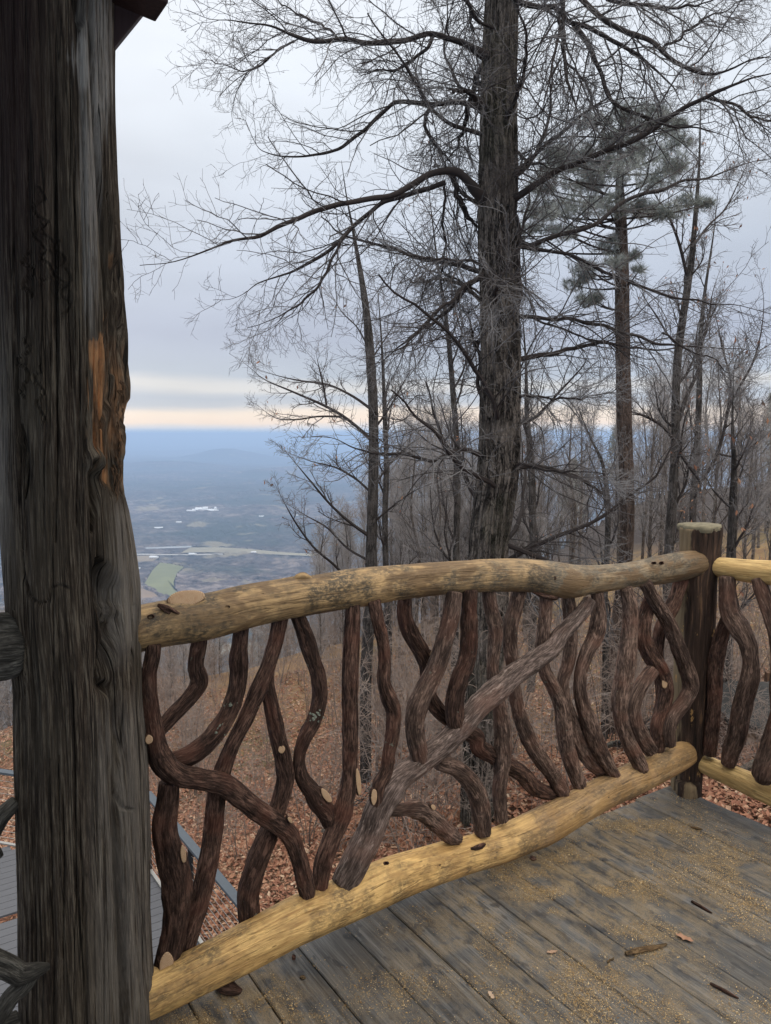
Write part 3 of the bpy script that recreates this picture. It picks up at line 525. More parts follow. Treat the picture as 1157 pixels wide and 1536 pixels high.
for q, (pts, off, mat, cuts) in enumerate(BAL):
    n = len(pts); PR = trace(pts, B, N, off, 150, None, .93)
    kk = random.Random(q); v, f, g = tube(PR, 44, woody(100 + q * 3, .12, .13)); b = mk('baluster', v, f, mat, railing, True, {'gr': g}); NB_.append((b, PR))
    for c in cuts:
        x, y, _ = zf(c[0], c[1], c[2]); s = ZF[c[0]][2]; dd = np.hypot(*(np.array([[p_[0], p_[1]] for p_ in pts]) - [x, y]).T); rad = pts[int(dd.argmin())][2] / F * 2.4
        cut_disc(b, x, y, c[3] / s, c[4] / s, B, N, off - rad * .55, rad * .55, c[5])
# lichen tufts on a few balusters
def lichen(b, PR, ts, seed):
    g = np.random.default_rng(seed); V = []; Fq = []
    for t in ts:
        for q in range(16):
            i = int(np.clip((t + g.normal() * .012) * (len(PR) - 1), 0, len(PR) - 1)); P = PR[i]; w = CAM - P[:3]; w /= np.linalg.norm(w); rt = np.cross([0, 0, 1], w); rt /= np.linalg.norm(rt); up = np.cross(w, rt)
            a = g.normal() * .5; nrm = w * math.cos(a) + rt * math.sin(a); c = P[:3] + nrm * P[3] * 1.0 + up * g.normal() * .006; tt = np.cross(nrm, g.normal(size=3)); tt /= np.linalg.norm(tt); bb = np.cross(nrm, tt); s = g.uniform(.0022, .0058)
            o = len(V); 
            for e in range(5): V.append(c + (tt * math.cos(e * 1.257) + bb * math.sin(e * 1.257)) * s * g.uniform(.6, 1.2) + nrm * g.uniform(0, .004))
            V.append(c + nrm * .003); Fq += [[o + e, o + (e + 1) % 5, o + 5] for e in range(5)]
    mk('lichen', np.array(V), [np.array(Fq)], LICH, b, False)
lichen(*NB_[2], [.50, .66], 1); lichen(*NB_[5], [.45], 3)
# ------------------------------------------------------------------ corner post
cpt = [zf(8, *q) for q in ((833, 28, 93), (833, 60, 92), (831, 110, 88), (828, 180, 86), (818, 280, 84), (812, 400, 86), (802, 600, 84), (792, 760, 80), (782, 900, 76), (775, 1050, 70), (768, 1180, 66), (762, 1300, 66))]
CPP = B + U * .03
PR = trace(cpt, CPP, N, .02, 120)
def dcp(gr, th, s, r):
    q = np.stack([np.cos(th) * 4, np.sin(th) * 4, s * 3], 1); return (vnoise(q, 51) * .05 + (1 - 2 * abs(vnoise(q * [2.4, 2.4, 1.0], 52))) * .035 + vnoise(q * [5, 5, 2], 53) * .012) * r
v, f, g = tube(PR, 64, dcp, (False, True)); T0, X0, Y0 = frames(PR[:, :3]); dirv = v - np.vstack([np.repeat(np.vstack([PR[:, :3], PR[-2:, :3]]), 64, 0), PR[0, :3], PR[-1, :3]])
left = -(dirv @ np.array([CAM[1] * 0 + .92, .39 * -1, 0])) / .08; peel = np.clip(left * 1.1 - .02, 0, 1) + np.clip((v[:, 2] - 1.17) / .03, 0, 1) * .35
cpost = thing('corner_post', CPP + N * .02, 'flat-topped dark log post at the deck corner where the two railings meet', 'post')
pl_ = mk('post_log', v, f, CPOST, cpost, True, {'gr': g, 'peel': np.clip(peel, 0, 1)})
cap_c = PR[0, :3]; m_ = 40; t_ = np.arange(m_) / m_ * 6.283
rim = 1 + .05 * np.sin(3 * t_) + .04 * np.sin(7 * t_ + 1); rg = []
for s, h in ((.97, -.02), (1.03, -.008), (1.02, .004), (.97, .008), (.4, .009)): rg.append(cap_c + np.stack([np.cos(t_) * rim * PR[0, 3] * s, np.sin(t_) * rim * PR[0, 3] * s, np.full(m_, h)], 1))
Vc = np.vstack(rg + [[cap_c + [0, 0, .011]]]); Q = np.array([[a * m_ + b_, a * m_ + (b_ + 1) % m_, (a + 1) * m_ + (b_ + 1) % m_, (a + 1) * m_ + b_] for a in range(4) for b_ in range(m_)]); T_ = np.array([[4 * m_ + b_, 4 * m_ + (b_ + 1) % m_, 5 * m_] for b_ in range(m_)])
CAPM = simple('mossy_cut_top', (.15, .13, .085), .9, .9, 45)
mk('cut_top', Vc, [Q, T_], CAPM, cpost, True)
PR = np.array([[*(CPP - U * .075 - N * .02 + np.array([0, 0, z])), .055] for z in np.linspace(-.1, .055, 8)]); PR[:, 3] = .05; v, f, g = tube(PR, 24, dcp); mk('post_block', v, f, CPOST, cpost, True, {'gr': g, 'peel': np.full(len(g), .42)})
# ------------------------------------------------------------------ right railing, parallel to the boards
rail2 = thing('log_railing', CPP - N * 1.0, 'fresh yellow peeled log railing running off to the right from the corner post', 'railing', 'rustic railing sections')
def trace2(pts, off=0, k=60): return trace(pts, CPP, U, off, k)
def longer(PR, L=2.0, n=30):
    e = PR[-1].copy(); t = np.linspace(0, L, n)[1:, None]; d = np.array([-N[0], -N[1], 0.]); return np.vstack([PR, np.hstack([e[:3] + d * t + np.array([0, 0, .01]) * np.sin(t * 3), np.full((n - 1, 1), e[3])])])
v, f, g = tube(longer(trace2(zl(8, [(872, 205, 40), (900, 212, 45), (960, 222, 49), (1050, 234, 52), (1157, 243, 55), (1300, 252, 60), (1500, 262, 68), (1700, 268, 78)]), .02, 70)), 40, dtop); mk('top_rail', v, f, LOGNEW, rail2, True, {'gr': g})
v, f, g = tube(longer(trace2(zl(8, [(806, 1104, 38), (840, 1120, 43), (900, 1147, 46), (1000, 1188, 50), (1157, 1258, 54), (1300, 1322, 60), (1500, 1415, 68)]), .0, 70)), 40, dtop); mk('bottom_rail', v, f, LOGNEW, rail2, True, {'gr': g})
BAL2 = [(zl(8, [(955, 262, 34), (958, 350, 36), (970, 430, 38), (1010, 500, 38), (1048, 570, 36), (1064, 660, 33), (1058, 740, 37), (1032, 820, 38), (1015, 900, 39), (1000, 990, 38), (975, 1060, 37), (960, 1125, 30)]), -.02, LAUREL2, []),
        (zl(8, [(965, 420, 20), (940, 500, 28), (915, 590, 32), (900, 690, 31), (897, 790, 30), (890, 890, 29), (882, 990, 29), (872, 1078, 28)]), -.012, LAUREL, [(8, 907, 795, 8, 14, 0)]),
        (zl(8, [(1095, 270, 30), (1118, 340, 33), (1150, 430, 34), (1185, 530, 35), (1200, 640, 35), (1190, 760, 35), (1200, 880, 38)]), -.01, LAUREL2, []),
        (zl(8, [(1235, 700, 38), (1210, 860, 42), (1178, 980, 45), (1150, 1080, 48), (1125, 1170, 50), (1118, 1205, 30)]), -.05, LAUREL2, []),
        (zl(8, [(1330, 265, 34), (1320, 500, 36), (1350, 800, 38), (1330, 1300, 38)]), -.02, LAUREL, [])]
for q, (pts, off, mat, cuts) in enumerate(BAL2):
    PR = trace2(pts, off, 120); v, f, g = tube(PR, 44, woody(300 + q * 3)); b = mk('baluster', v, f, mat, rail2, True, {'gr': g})
    for c in cuts: x, y, _ = zf(c[0], c[1], c[2]); cut_disc(b, x, y, c[3] / 3.069, c[4] / 3.069, CPP, U, off, .028, 0)
for q in range(9):
    p = CPP - N * (1.05 + q * .19); ph = q * 1.9; PR = np.array([[*(p - N * .05 * math.sin(t * 5 + ph) + U * .015 * math.cos(t * 4 + ph) + np.array([0, 0, .14 + .88 * t])), .03] for t in np.linspace(0, 1, 12)]); v, f, g = tube(catmull(PR, 60), 26, woody(400 + q)); mk('baluster', v, f, LAUREL if q % 2 else LAUREL2, rail2, True, {'gr': g})
# ------------------------------------------------------------------ old railing left of the post
old = thing('weathered_railing', PC - U * .6 + np.array([0, 0, -PC[2]]), 'grey weathered railing stub and forked branch at the left edge, left of the big post', 'railing', 'rustic railing sections')
def tr3(pts, off=0, k=30): return trace(pts, B, N, off, k)
v, f, g = tube(tr3([(-230, 980, 58), (-100, 976, 53), (-20, 971, 50), (10, 969, 49), (26, 968, 45)], -.02), 36, dtop); mk('top_rail', v, f, GREYW, old, True, {'gr': g})
for pts, off in (([(-60, 1330, 15), (-25, 1270, 13), (0, 1226, 12), (12, 1213, 11), (24, 1202, 9)], -.03), ([(-70, 1420, 26), (-20, 1440, 19), (8, 1450, 16), (28, 1461, 15), (42, 1459, 12), (58, 1454, 9), (74, 1449, 4)], -.21), ([(46, 1460, 13), (36, 1478, 12), (20, 1492, 13), (6, 1512, 14), (-8, 1536, 15), (-20, 1580, 15)], -.20), ([(-60, 1300, 15), (-20, 1288, 12), (2, 1276, 7)], -.03), ([(-30, 1580, 16), (0, 1545, 15), (28, 1530, 13)], -.05), ([(-120, 960, 20), (-110, 1200, 22), (-90, 1500, 24)], -.02)):
    v, f, g = tube(tr3(pts, off), 20, woody(int(abs(pts[0][1])) % 97, .12, .14)); mk('branch', v, f, GREYW, old, True, {'gr': g})
v, f, g = tube(tr3([(-330, 1800, 60), (-100, 1660, 52), (60, 1580, 40)], .0), 30, dtop); mk('bottom_rail', v, f, GREYW, old, True, {'gr': g})
# ------------------------------------------------------------------ boxes
def boxv(c, ax, ay, az, bev=0.0):
    s = [(-1, -1, -1), (1, -1, -1), (1, 1, -1), (-1, 1, -1), (-1, -1, 1), (1, -1, 1), (1, 1, 1), (-1, 1, 1)]
    V = np.array([c + ax * a + ay * b + az * d for a, b, d in s]); Fq = np.array([[0, 3, 2, 1], [4, 5, 6, 7], [0, 1, 5, 4], [1, 2, 6, 5], [2, 3, 7, 6], [3, 0, 4, 7]]); return V, Fq
def beam(p0, p1, w, h, upv=np.array([0, 0, 1.])):
    d = p1 - p0; L = np.linalg.norm(d); d = d / L; s = np.cross(d, upv); s /= np.linalg.norm(s); u2 = np.cross(s, d); return boxv((p0 + p1) / 2, d * L / 2, s * w / 2, u2 * h / 2)
def addbev(o, w=.004, seg=2):
    m = o.modifiers.new('b', 'BEVEL'); m.width = w; m.segments = seg; m.limit_method = 'ANGLE'; return o
# upper deck
edges = [0.0 - .012, -.282, -.447, -.612, -.782, -.948, -1.115, -1.283, -1.447, -1.618, -1.79, -1.962, -2.14, -2.33] + [-2.33 - .17 * q for q in range(1, 19)]
gaps = [0, .0035, .0015, .005, .002, .0025, .0015, .002, .004, .006, .002, .004, .007, .009] + [.006] * 20
parts = []
gd = np.random.default_rng(5)
def dustf(P):
    f = np.full(len(P), .10)
    for (x, y, s, a) in ((760, 1275, .30, .9), (900, 1240, .3, .75), (700, 1340, .22, .8), (640, 1400, .2, .5), (850, 1320, .35, .8), (350, 1490, .10, 1.1), (400, 1465, .09, 1.0), (1000, 1400, .4, .6), (820, 1450, .28, .5), (600, 1450, .2, .45), (300, 1530, .09, .9), (1100, 1500, .35, .45), (1080, 1300, .25, .5), (420, 1510, .1, .7)):
        c = onz(x, y, 0); f = np.maximum(f, a * np.exp(-((P[:, 0] - c[0]) ** 2 + (P[:, 1] - c[1]) ** 2) / (2 * s * s)))
    bare = np.zeros(len(P))
    for (x, y, s) in ((620, 1340, .10), (520, 1420, .12), (470, 1440, .09), (690, 1285, .06), (1130, 1450, .12)):
        c = onz(x, y, 0); bare = np.maximum(bare, np.exp(-((P[:, 0] - c[0]) ** 2 + (P[:, 1] - c[1]) ** 2) / (2 * s * s)))
    for L in (((790, 1375), (840, 1350), (940, 1352)), ((800, 1370), (860, 1385), (900, 1395)), ((735, 1335), (765, 1370), (750, 1400))):
        for q in range(2):
            a = onz(*L[q], 0); b = onz(*L[q + 1], 0); ab = (b - a)[:2]; t = np.clip(((P[:, :2] - a[:2]) @ ab) / (ab @ ab), 0, 1); dd = np.linalg.norm(P[:, :2] - a[:2] - t[:, None] * ab, axis=1); bare = np.maximum(bare, np.exp(-(dd / .022) ** 2))
    return np.clip(f * (1 - bare * .9) , 0, 1)
for q in range(len(edges) - 1):
    a, b = edges[q] - gaps[q] * .35, edges[q + 1] + gaps[q + 1] * .35; dz = gd.uniform(-.0015, .0015); end = .07 + gd.uniform(-.008, .008)
    nn = 180; ts = np.linspace(end, -4.2, nn); prof = [(a, -.036), (a, -.004), (a - .003, -.0005), (a - .02, 0), ((a * 3 + b) / 4, .0006), ((a + b) / 2, .001), ((a + b * 3) / 4, .0006), (b + .02, 0), (b + .003, -.0005), (b, -.004), (b, -.036)]
    if q == 0: prof[0] = (a + .004, -.036); 
    G = []; W = []
    for t in ts:
        wv = (.008 * math.sin(t * 5.1) + .005 * math.sin(t * 13)) if q == 0 else .0008 * math.sin(t * 7 + q)
        for e, (u_, z_) in enumerate(prof):
            uu = u_ + (wv if (q > 0 or e < 4) else 0); W.append(uv2(uu, t, z_ + dz)); G.append((t + q * 3.7, uu, z_))
    W = np.array(W); G = np.array(G); m = len(prof); i = np.arange(nn - 1)[:, None] * m; j = np.arange(m)[None, :]; k = (j + 1) % m
    Q = np.stack([i + j, i + k, i + m + k, i + m + j], -1).reshape(-1, 4); 
    capf = [np.array([[0, e, e + 1] for e in range(1, m - 1)]), np.array([[(nn - 1) * m, (nn - 1) * m + e + 1, (nn - 1) * m + e] for e in range(1, m - 1)])]
    parts.append((W, [Q] + capf, {'gr': G, 'brd': np.full(len(W), gd.random()), 'dust': dustf(W)}))
for z0, nn_ in ((-.16, .03), (-.16, -1.2), (-.16, -2.6)):
    vb, fb = beam(uv2(.0 - .03, nn_, z0), uv2(-5.3, nn_, z0), .04, .24); parts.append((vb, [fb], {'gr': vb, 'brd': np.zeros(8) + .5, 'dust': np.zeros(8)}))
v, f, a = joinm(parts); dk = mk('deck', v, f, DECK, None, False, a); tag(dk, kind='structure')
# deck support posts under
for q, (u_, n_) in enumerate(((-.25, -.15), (-2.3, -.15), (-4.6, -.15))):
    p = uv2(u_, n_, 0); t_ = thing('deck_pillar', (p[0], p[1], -5), 'squared timber pillar under the deck edge, below the %s' % ['corner post', 'big log post', 'old weathered railing'][q], 'pillar', 'pillars under the deck')
    v, f = beam(np.array([p[0], p[1], -6.5]), np.array([p[0], p[1], -.285]), .14, .14, np.array([0, 1., 0])); addbev(mk('pillar_timber', v, [f], SHEDW, t_, False))
# sawdust chips
n0 = 2200000; P = np.zeros((n0, 3)); uu = gd.uniform(-2.7, -.03, n0); nn_ = gd.uniform(-2.2, .06, n0); P = B + U * uu[:, None] + N * nn_[:, None]
dn = dustf(P); nz1 = fbm(P * 9, 71, 4); nz2 = fbm(P * 2.6, 75, 3); keep = gd.random(n0) < np.clip((dn - .10) * (nz1 * 1.0 + .22 + nz2 * .6), 0, 1) * .95; P = P[keep]; n1 = len(P)
a = gd.random(n1) * 6.283; L = gd.uniform(.0006, .0016, n1) * (1 + (gd.random(n1) < .06) * 1.2); w = L * gd.uniform(.25, .7, n1); X = np.stack([np.cos(a), np.sin(a), gd.normal(size=n1) * .25], 1); Yv = np.stack([-np.sin(a), np.cos(a), gd.normal(size=n1) * .25], 1); C = P + np.array([0, 0, .0035])
V = np.stack([C - X * L[:, None] - Yv * w[:, None], C + X * L[:, None] - Yv * w[:, None] * .6, C + X * L[:, None] * .8 + Yv * w[:, None], C - X * L[:, None] * .7 + Yv * w[:, None] * .9], 1).reshape(-1, 3); Q = np.arange(n1 * 4).reshape(-1, 4)
tag(mk('sawdust', V, [Q], SAW, None, False, {'rnd': np.repeat(gd.random(n1), 4)}), 'yellow sawdust and wood chips strewn over the deck boards', 'sawdust', None, 'stuff')
# debris on the deck
def stick(px0, py0, px1, py1, r, label, cat, mat, name, flat=.5, seed=1, k=16):
    a = onz(px0, py0, 0); b = onz(px1, py1, 0); c = (a + b) / 2; PRr = catmull(np.array([[*a, r * .9], [*(a * .6 + b * .4 + N * .002), r * 1.15], [*(a * .3 + b * .7 - N * .002), r], [*b, r * .45]]), k)
    PRr[:, 2] += r * flat + .0025; v, f, g = tube(PRr, 12, woody(seed, .3, .25)); v[:, 2] = (v[:, 2] - PRr[0, 2]) * flat + PRr[0, 2]
    o = mk(name, v - c, f, mat, None, True, {'gr': g}); o.location = tuple(c); return tag(o, label, cat)
BARKCH = m_laurel('bark_chip', (.06, .04, .022), (.26, .17, .085), (.18, .1, .045))
stick(939, 1434, 1000, 1419, .0085, 'longest flat bark strip lying near the middle right of the deck', 'bark strip', BARKCH, 'bark_strip', .5, 4)
stick(*[1038 + 0, 1354, 1068 - 0, 1372], .005, 'short thin dark stick lying above and right of the long bark strip', 'stick', LAUREL, 'stick', .7, 5)
stick(1037, 1243, 1054, 1246, .005, 'small splinter lying beside the rightmost open board joint near the corner', 'splinter', BARKCH, 'splinter', .7, 6)
stick(1066, 1478, 1108, 1500, .005, 'dark curved twig at the lower right of the deck', 'stick', LAUREL, 'stick', .7, 7)
stick(912, 1446, 921, 1438, .003, 'tiny splinter left of the long bark strip', 'splinter', BARKCH, 'splinter', .7, 8)
stick(325, 1482, 362, 1494, .017, 'crumpled lump of brown bark in sawdust beside the bottom rail', 'bark chunk', LAUREL, 'bark_chunk', .7, 9, 24)
stick(797, 1288, 804, 1292, .008, 'small brown chip on the deck just right of the bottom rail', 'bark chip', LAUREL, 'bark_chip', .6, 10)
stick(439, 1440, 443, 1441, .007, 'small red-brown nut on the board below the bottom rail', 'nut', LAUREL, 'nut', 1, 11)
stick(452, 1470, 458, 1468, .005, 'pale wood chip on the dark board near the lower left joint', 'wood chip', BARKCH, 'wood_chip', .6, 12)
def leaf(px, py, s, rot, label, red=.7):
    c = onz(px, py, 0); m = 9; t = np.linspace(-1, 1, m); wd = (1 - t ** 2) ** .7 * .35 * (1 + .25 * np.cos(t * 11)); V = []
    for e, (tt, w_) in enumerate(zip(t, wd)):
        for sgn in (-1, 0, 1): x = tt * s; y = sgn * w_ * s; V.append((x * math.cos(rot) - y * math.sin(rot), x * math.sin(rot) + y * math.cos(rot), .004 + .25 * abs(y) + .15 * s * tt * tt + .08 * s * math.sin(e * 2 + px)))
    Q = [[e * 3 + d, (e + 1) * 3 + d, (e + 1) * 3 + d + 1, e * 3 + d + 1] for e in range(m - 1) for d in (0, 1)]
    o = mk('dead_leaf', np.array(V), [np.array(Q)], LEAF, None, True, {'rnd': np.full(len(V), red)}); o.location = tuple(c); tag(o, label, 'leaf', 'dead leaves on the deck')
leaf(1027, 1409, .03, 2.4, 'orange-brown dead leaf right of the long bark strip', .6); leaf(828, 1430, .018, .2, 'small tan dead leaf left of the deck middle', .75); leaf(737, 1495, .018, 1.9, 'pale dead leaf lying on an open joint at the bottom of the deck', .9)
# ------------------------------------------------------------------ shelter roof, brace and beam over the post
roof = thing('shelter_roof', (PC[0], PC[1], 2.7), 'dark stained timber brace and beam end at the upper left, under the shelter roof', 'roof')
a0 = onplane(172, 75, B, N); a1 = onplane(224, 11, B, N); dd = (a1 - a0) / np.linalg.norm(a1 - a0); nrm_ = np.cross(dd, N); nrm_ = nrm_ if nrm_[2] > 0 else -nrm_
v, f = beam(a0 - dd * .12 + nrm_ * .07, a1 + dd * .30 + nrm_ * .07, .11, .14, nrm_); addbev(mk('brace', v, [f], DARKWOOD, roof, False), .004)
c0 = onplane(243, 20, B - N * .10, N); c1 = onplane(224, 12, B - N * .10, N); ex = (c0 - c1) / np.linalg.norm(c0 - c1); c2 = onplane(262, 0, B - N * .1, N); ey = c2 - c0; ey -= ex * (ey @ ex); ey /= np.linalg.norm(ey)
ctr = c0 - ex * .14 + ey * .20; V, Fq = boxv(ctr, ex * .14, ey * .20, N * .05); addbev(mk('beam_end', V, [Fq], DARKWOOD, roof, False), .004)
V, Fq = boxv(uv2(-4.8, -2.2, 3.02), U * 2.55, N * 2.75, np.array([0, 0, .04])); mk('roof_deck', V, [Fq], DARKWOOD, roof, False)
for q in range(8):
    V, Fq = boxv(uv2(-2.6 - q * .62, -2.2, 2.9), U * .04, N * 2.7, np.array([0, 0, .075])); mk('rafter', V, [Fq], DARKWOOD, roof, False)
# ------------------------------------------------------------------ terrain
CTRL = np.array([(1.0, 9.5, -3.6), (-1.24, 8, -4.9), (-3, 9.3, -5.5), (-6, 10, -6.2), (-2.5, 6, -5.0), (0, 4, -3.6), (1.5, 5, -3.0), (3.15, 7, -2.3), (4.8, 9, -2.1), (-.45, 15, -5.8), (4.4, 15, -4.6), (9, 15, -3.2), (17.5, 35, -4.6), (3.7, 35, -6.6), (-3.9, 35, -8.4), (-8, 32, -9.2), (-13, 32, -9.8),
   (0, 22, -6.6), (30, 60, -4.5), (14, 70, -9), (0, 60, -14), (-15, 50, -18), (-5, 22, -7.8), (12, 25, -4.2), (8, 5, -1.5), (-10, 4, -6.5), (40, 40, -1), (6, 3, -1.4)])
def phi(d): return d
A = phi(np.hypot(CTRL[:, None, 0] - CTRL[None, :, 0], CTRL[:, None, 1] - CTRL[None, :, 1])); nC = len(CTRL); M_ = np.zeros((nC + 3, nC + 3)); M_[:nC, :nC] = A; M_[:nC, nC:] = np.c_[np.ones(nC), CTRL[:, :2]]; M_[nC:, :nC] = M_[:nC, nC:].T
W_ = np.linalg.solve(M_, np.concatenate([CTRL[:, 2], [0, 0, 0]]))
def hill(x, y):
    x = np.asarray(x, float); y = np.asarray(y, float); r = np.hypot(x, y); sc = np.minimum(1, 75 / np.maximum(r, 1)); xs, ys = x * sc, y * sc
    h = W_[nC] + W_[nC + 1] * xs + W_[nC + 2] * ys
    for q in range(nC): h = h + W_[q] * np.hypot(xs - CTRL[q, 0], ys - CTRL[q, 1])
    u_ = x / np.maximum(np.abs(y), 1); Rc = np.interp(u_, [-1, -.15, .05, .2, .3, .6], [33, 35, 40, 62, 100, 130]); h = h - np.clip(r - Rc, 0, None) * .52
    P = np.stack([x, y, 0 * x], -1).reshape(-1, 3); n = (fbm(P * .5, 81, 3) * .12 + fbm(P * .08, 85, 3) * .6 * np.clip(np.hypot(P[:, 0], P[:, 1]) / 30, 0, 1)).reshape(h.shape); h = h + n
    return np.maximum(np.minimum(h, np.where(r < 4, -2.2, 99)), -303)
an = np.radians(np.linspace(-88, 88, 420)); rd = np.concatenate([np.linspace(.5, 12, 90), np.geomspace(12.2, 110, 190), np.geomspace(114, 1100, 60)])
AN, RD = np.meshgrid(an, rd); X = RD * np.sin(AN); Y = RD * np.cos(AN); Z = hill(X, Y); V = np.stack([X, Y, Z], -1).reshape(-1, 3); na = len(an)
i = np.arange(len(rd) - 1)[:, None] * na; j = np.arange(na - 1)[None, :]; Q = np.stack([i + j, i + j + 1, i + na + j + 1, i + na + j], -1).reshape(-1, 4)
uu = V[:, 0] / np.maximum(V[:, 1], 1); straw = np.clip((uu - .08) / .18, 0, 1) * np.clip((V[:, 1] - 10) / 6, 0, 1); straw = np.maximum(straw, .45 * np.clip((uu + .3) / .1, 0, 1) * np.clip((V[:, 1] - 17) / 8, 0, 1)); rr2 = np.hypot(V[:, 0], V[:, 1]); wood = np.clip((rr2 - 42) / 25, 0, 1)
tag(mk('hillside', V, [Q[:, ::-1]], GROUND, None, True, {'straw': straw, 'wood': wood}), kind='structure')
# leaf litter near
n0 = 170000; u_ = gd.uniform(-.62, .60, n0); y_ = 4.2 * (30 / 4.2) ** (gd.random(n0) ** .8); x_ = u_ * y_; z_ = hill(x_, y_); a = gd.random(n0) * 6.283; L = gd.uniform(.022, .052, n0) * (1 + y_ * .012)
X = np.stack([np.cos(a), np.sin(a), gd.normal(size=n0) * .35], 1) * L[:, None]; Yv = np.stack([-np.sin(a), np.cos(a), gd.normal(size=n0) * .4], 1) * (L * gd.uniform(.35, .6, n0))[:, None]; C = np.stack([x_, y_, z_ + .02 + gd.random(n0) * .03], 1); bend = np.array([0, 0, 1.]) * (L * .35)[:, None]
V = np.stack([C - X, C - X * .2 - Yv + bend, C + X, C + X * .1 + Yv + bend * gd.uniform(-.4, 1.2, n0)[:, None]], 1).reshape(-1, 3); b4 = np.arange(n0)[:, None] * 4; T_ = np.concatenate([b4 + [0, 1, 2], b4 + [0, 2, 3]])
rn = np.clip(gd.beta(2, 2.6, n0) + .25 * np.clip((u_ - .1) / .3, 0, 1) * np.clip((y_ - 9) / 6, 0, 1), 0, 1)
tag(mk('leaf_litter', V, [T_], LEAF, None, False, {'rnd': np.repeat(rn, 4)}), 'brown fallen leaves covering the forest floor below the deck', 'leaves', None, 'stuff')
# ------------------------------------------------------------------ valley
ZV = -300.0
def pix(P):
    v = P - CAM; dp = v[..., 1] * CP - v[..., 2] * SP; return 578.5 + F * v[..., 0] / dp, 768 - F * (v[..., 2] * CP + v[..., 1] * SP) / dp
FIELD = [zl('e', [(150, 1010), (175, 950), (205, 915), (260, 922), (328, 934), (300, 958), (290, 1000), (305, 1035), (350, 1056), (300, 1068), (240, 1050), (190, 1025)]), zl('e', [(85, 1040), (120, 1045), (180, 1062), (215, 1085), (90, 1090)]),
         zl('e', [(400, 802), (560, 812), (700, 820), (880, 838), (1100, 850), (1100, 862), (700, 845), (450, 838), (330, 842)]), zl('e', [(60, 858), (200, 856), (215, 868), (180, 888), (85, 892), (40, 890)]), zl('e', [(-300, 840), (100, 846), (400, 850), (560, 846), (560, 851), (400, 856), (60, 852), (-300, 850)]), zl('e', [(140, 812), (380, 803), (500, 806), (500, 810), (380, 812), (140, 820)])]
def toval(L, z=ZV): return np.array([onz(x, y, z) for x, y, _ in L])
FP = [toval(L) for L in FIELD]
for q_ in (0, 1): FP[q_] = FP[q_].mean(0) + (FP[q_] - FP[q_].mean(0)) * np.array([1.12, 1.3, 1])
def inside(x, y, poly):
    c = np.zeros(x.shape, bool); n = len(poly)
    for q in range(n):
        x1, y1 = poly[q][:2]; x2, y2 = poly[(q + 1) % n][:2]; k = ((y1 > y) != (y2 > y)) & (x < (x2 - x1) * (y - y1) / (y2 - y1 + 1e-9) + x1); c ^= k
    return c
an = np.radians(np.linspace(-50, 50, 760)); rd = np.concatenate([1 / np.linspace(1 / 700, 1 / 9000, 330), np.geomspace(9200, 62000, 60)])
AN, RD = np.meshgrid(an, rd); X = RD * np.sin(AN); Y = RD * np.cos(AN); P = np.stack([X, Y, 0 * X], -1).reshape(-1, 3)
Z = (fbm(P / 2600, 91, 3) * 38 * np.clip((np.hypot(P[:, 0], P[:, 1]) - 2300) / 3000, 0, 1)).reshape(X.shape)
canopy = (5 + 5 * np.abs(fbm(P / 22, 95, 2)) + 2.5 * fbm(P / 120, 97, 2)).reshape(X.shape); fl = np.zeros(X.shape, bool)
for poly in FP: fl |= inside(X, Y, poly)
Z = ZV + Z + np.where(fl, -2, canopy); V = np.stack([X, Y, Z], -1).reshape(-1, 3); na = len(an)
i = np.arange(len(rd) - 1)[:, None] * na; j = np.arange(na - 1)[None, :]; Q = np.stack([i + j, i + j + 1, i + na + j + 1, i + na + j], -1).reshape(-1, 4)
tag(mk('valley', V, [Q[:, ::-1]], VALLEY, None, False), kind='structure')
def fieldmat(n, c): 
    m = NB(n); f1 = m.noise(m.pos(), .012, 4); f2 = m.noise(m.pos(), .08, 3); return m.fin(m.mix(f1, tuple(x * .55 for x in c), m.mix(f2, c, tuple(x * 1.4 for x in c))), 1, spec=.05)
FM = [fieldmat('meadow', (.175, .18, .085)), fieldmat('stubble', (.24, .17, .11)), fieldmat('pasture', (.26, .235, .17)), fieldmat('pasture2', (.25, .20, .14)), fieldmat('road_strip', (.38, .37, .35)), fieldmat('river_bank', (.30, .32, .34))]
for q, L in enumerate(FP):
    V = L.copy(); V[:, 2] = ZV + 6; c = V.mean(0); n = len(V); V = np.vstack([V, c]); T_ = np.array([[e, (e + 1) % n, n] for e in range(n)])
    tag(mk('road' if q == 4 else 'field', V, [T_], FM[q], None, False), kind='structure')
def mound(px, py, dist, w, hgt, name='hill', seed=0):
    c = at(px, py, dist); c[2] = ZV - 10; m = 50; g1 = np.linspace(-1, 1, m); GX, GY = np.meshgrid(g1, g1); r = np.hypot(GX, GY); h = np.exp(-(r * 2.0) ** 2) * (1 + .15 * fbm(np.stack([GX, GY, 0 * GX], -1).reshape(-1, 3) * 3, seed).reshape(GX.shape)); h -= h[0].mean()
    V = np.stack([c[0] + GX * w, c[1] + GY * w, c[2] + h * hgt], -1).reshape(-1, 3); i = np.arange(m - 1)[:, None] * m; j = np.arange(m - 1)[None, :]; tag(mk(name, V, [np.stack([i + j, i + j + 1, i + m + j + 1, i + m + j], -1).reshape(-1, 4)], VALLEY, None, True), kind='structure')
mound(341, 680, 9000, 1000, 150, seed=1); mound(230, 672, 17000, 3500, 30, seed=2); mound(500, 664, 24000, 6000, 60, seed=3); mound(120, 668, 21000, 5000, 50, seed=4); mound(640, 690, 9000, 1500, 55, seed=5); mound(250, 700, 6500, 1100, 80, seed=6); mound(440, 706, 5600, 900, 70, seed=7); mound(330, 735, 3900, 600, 45, seed=8); mound(220, 740, 3600, 500, 40, seed=9); mound(400, 760, 2900, 420, 40, seed=10)
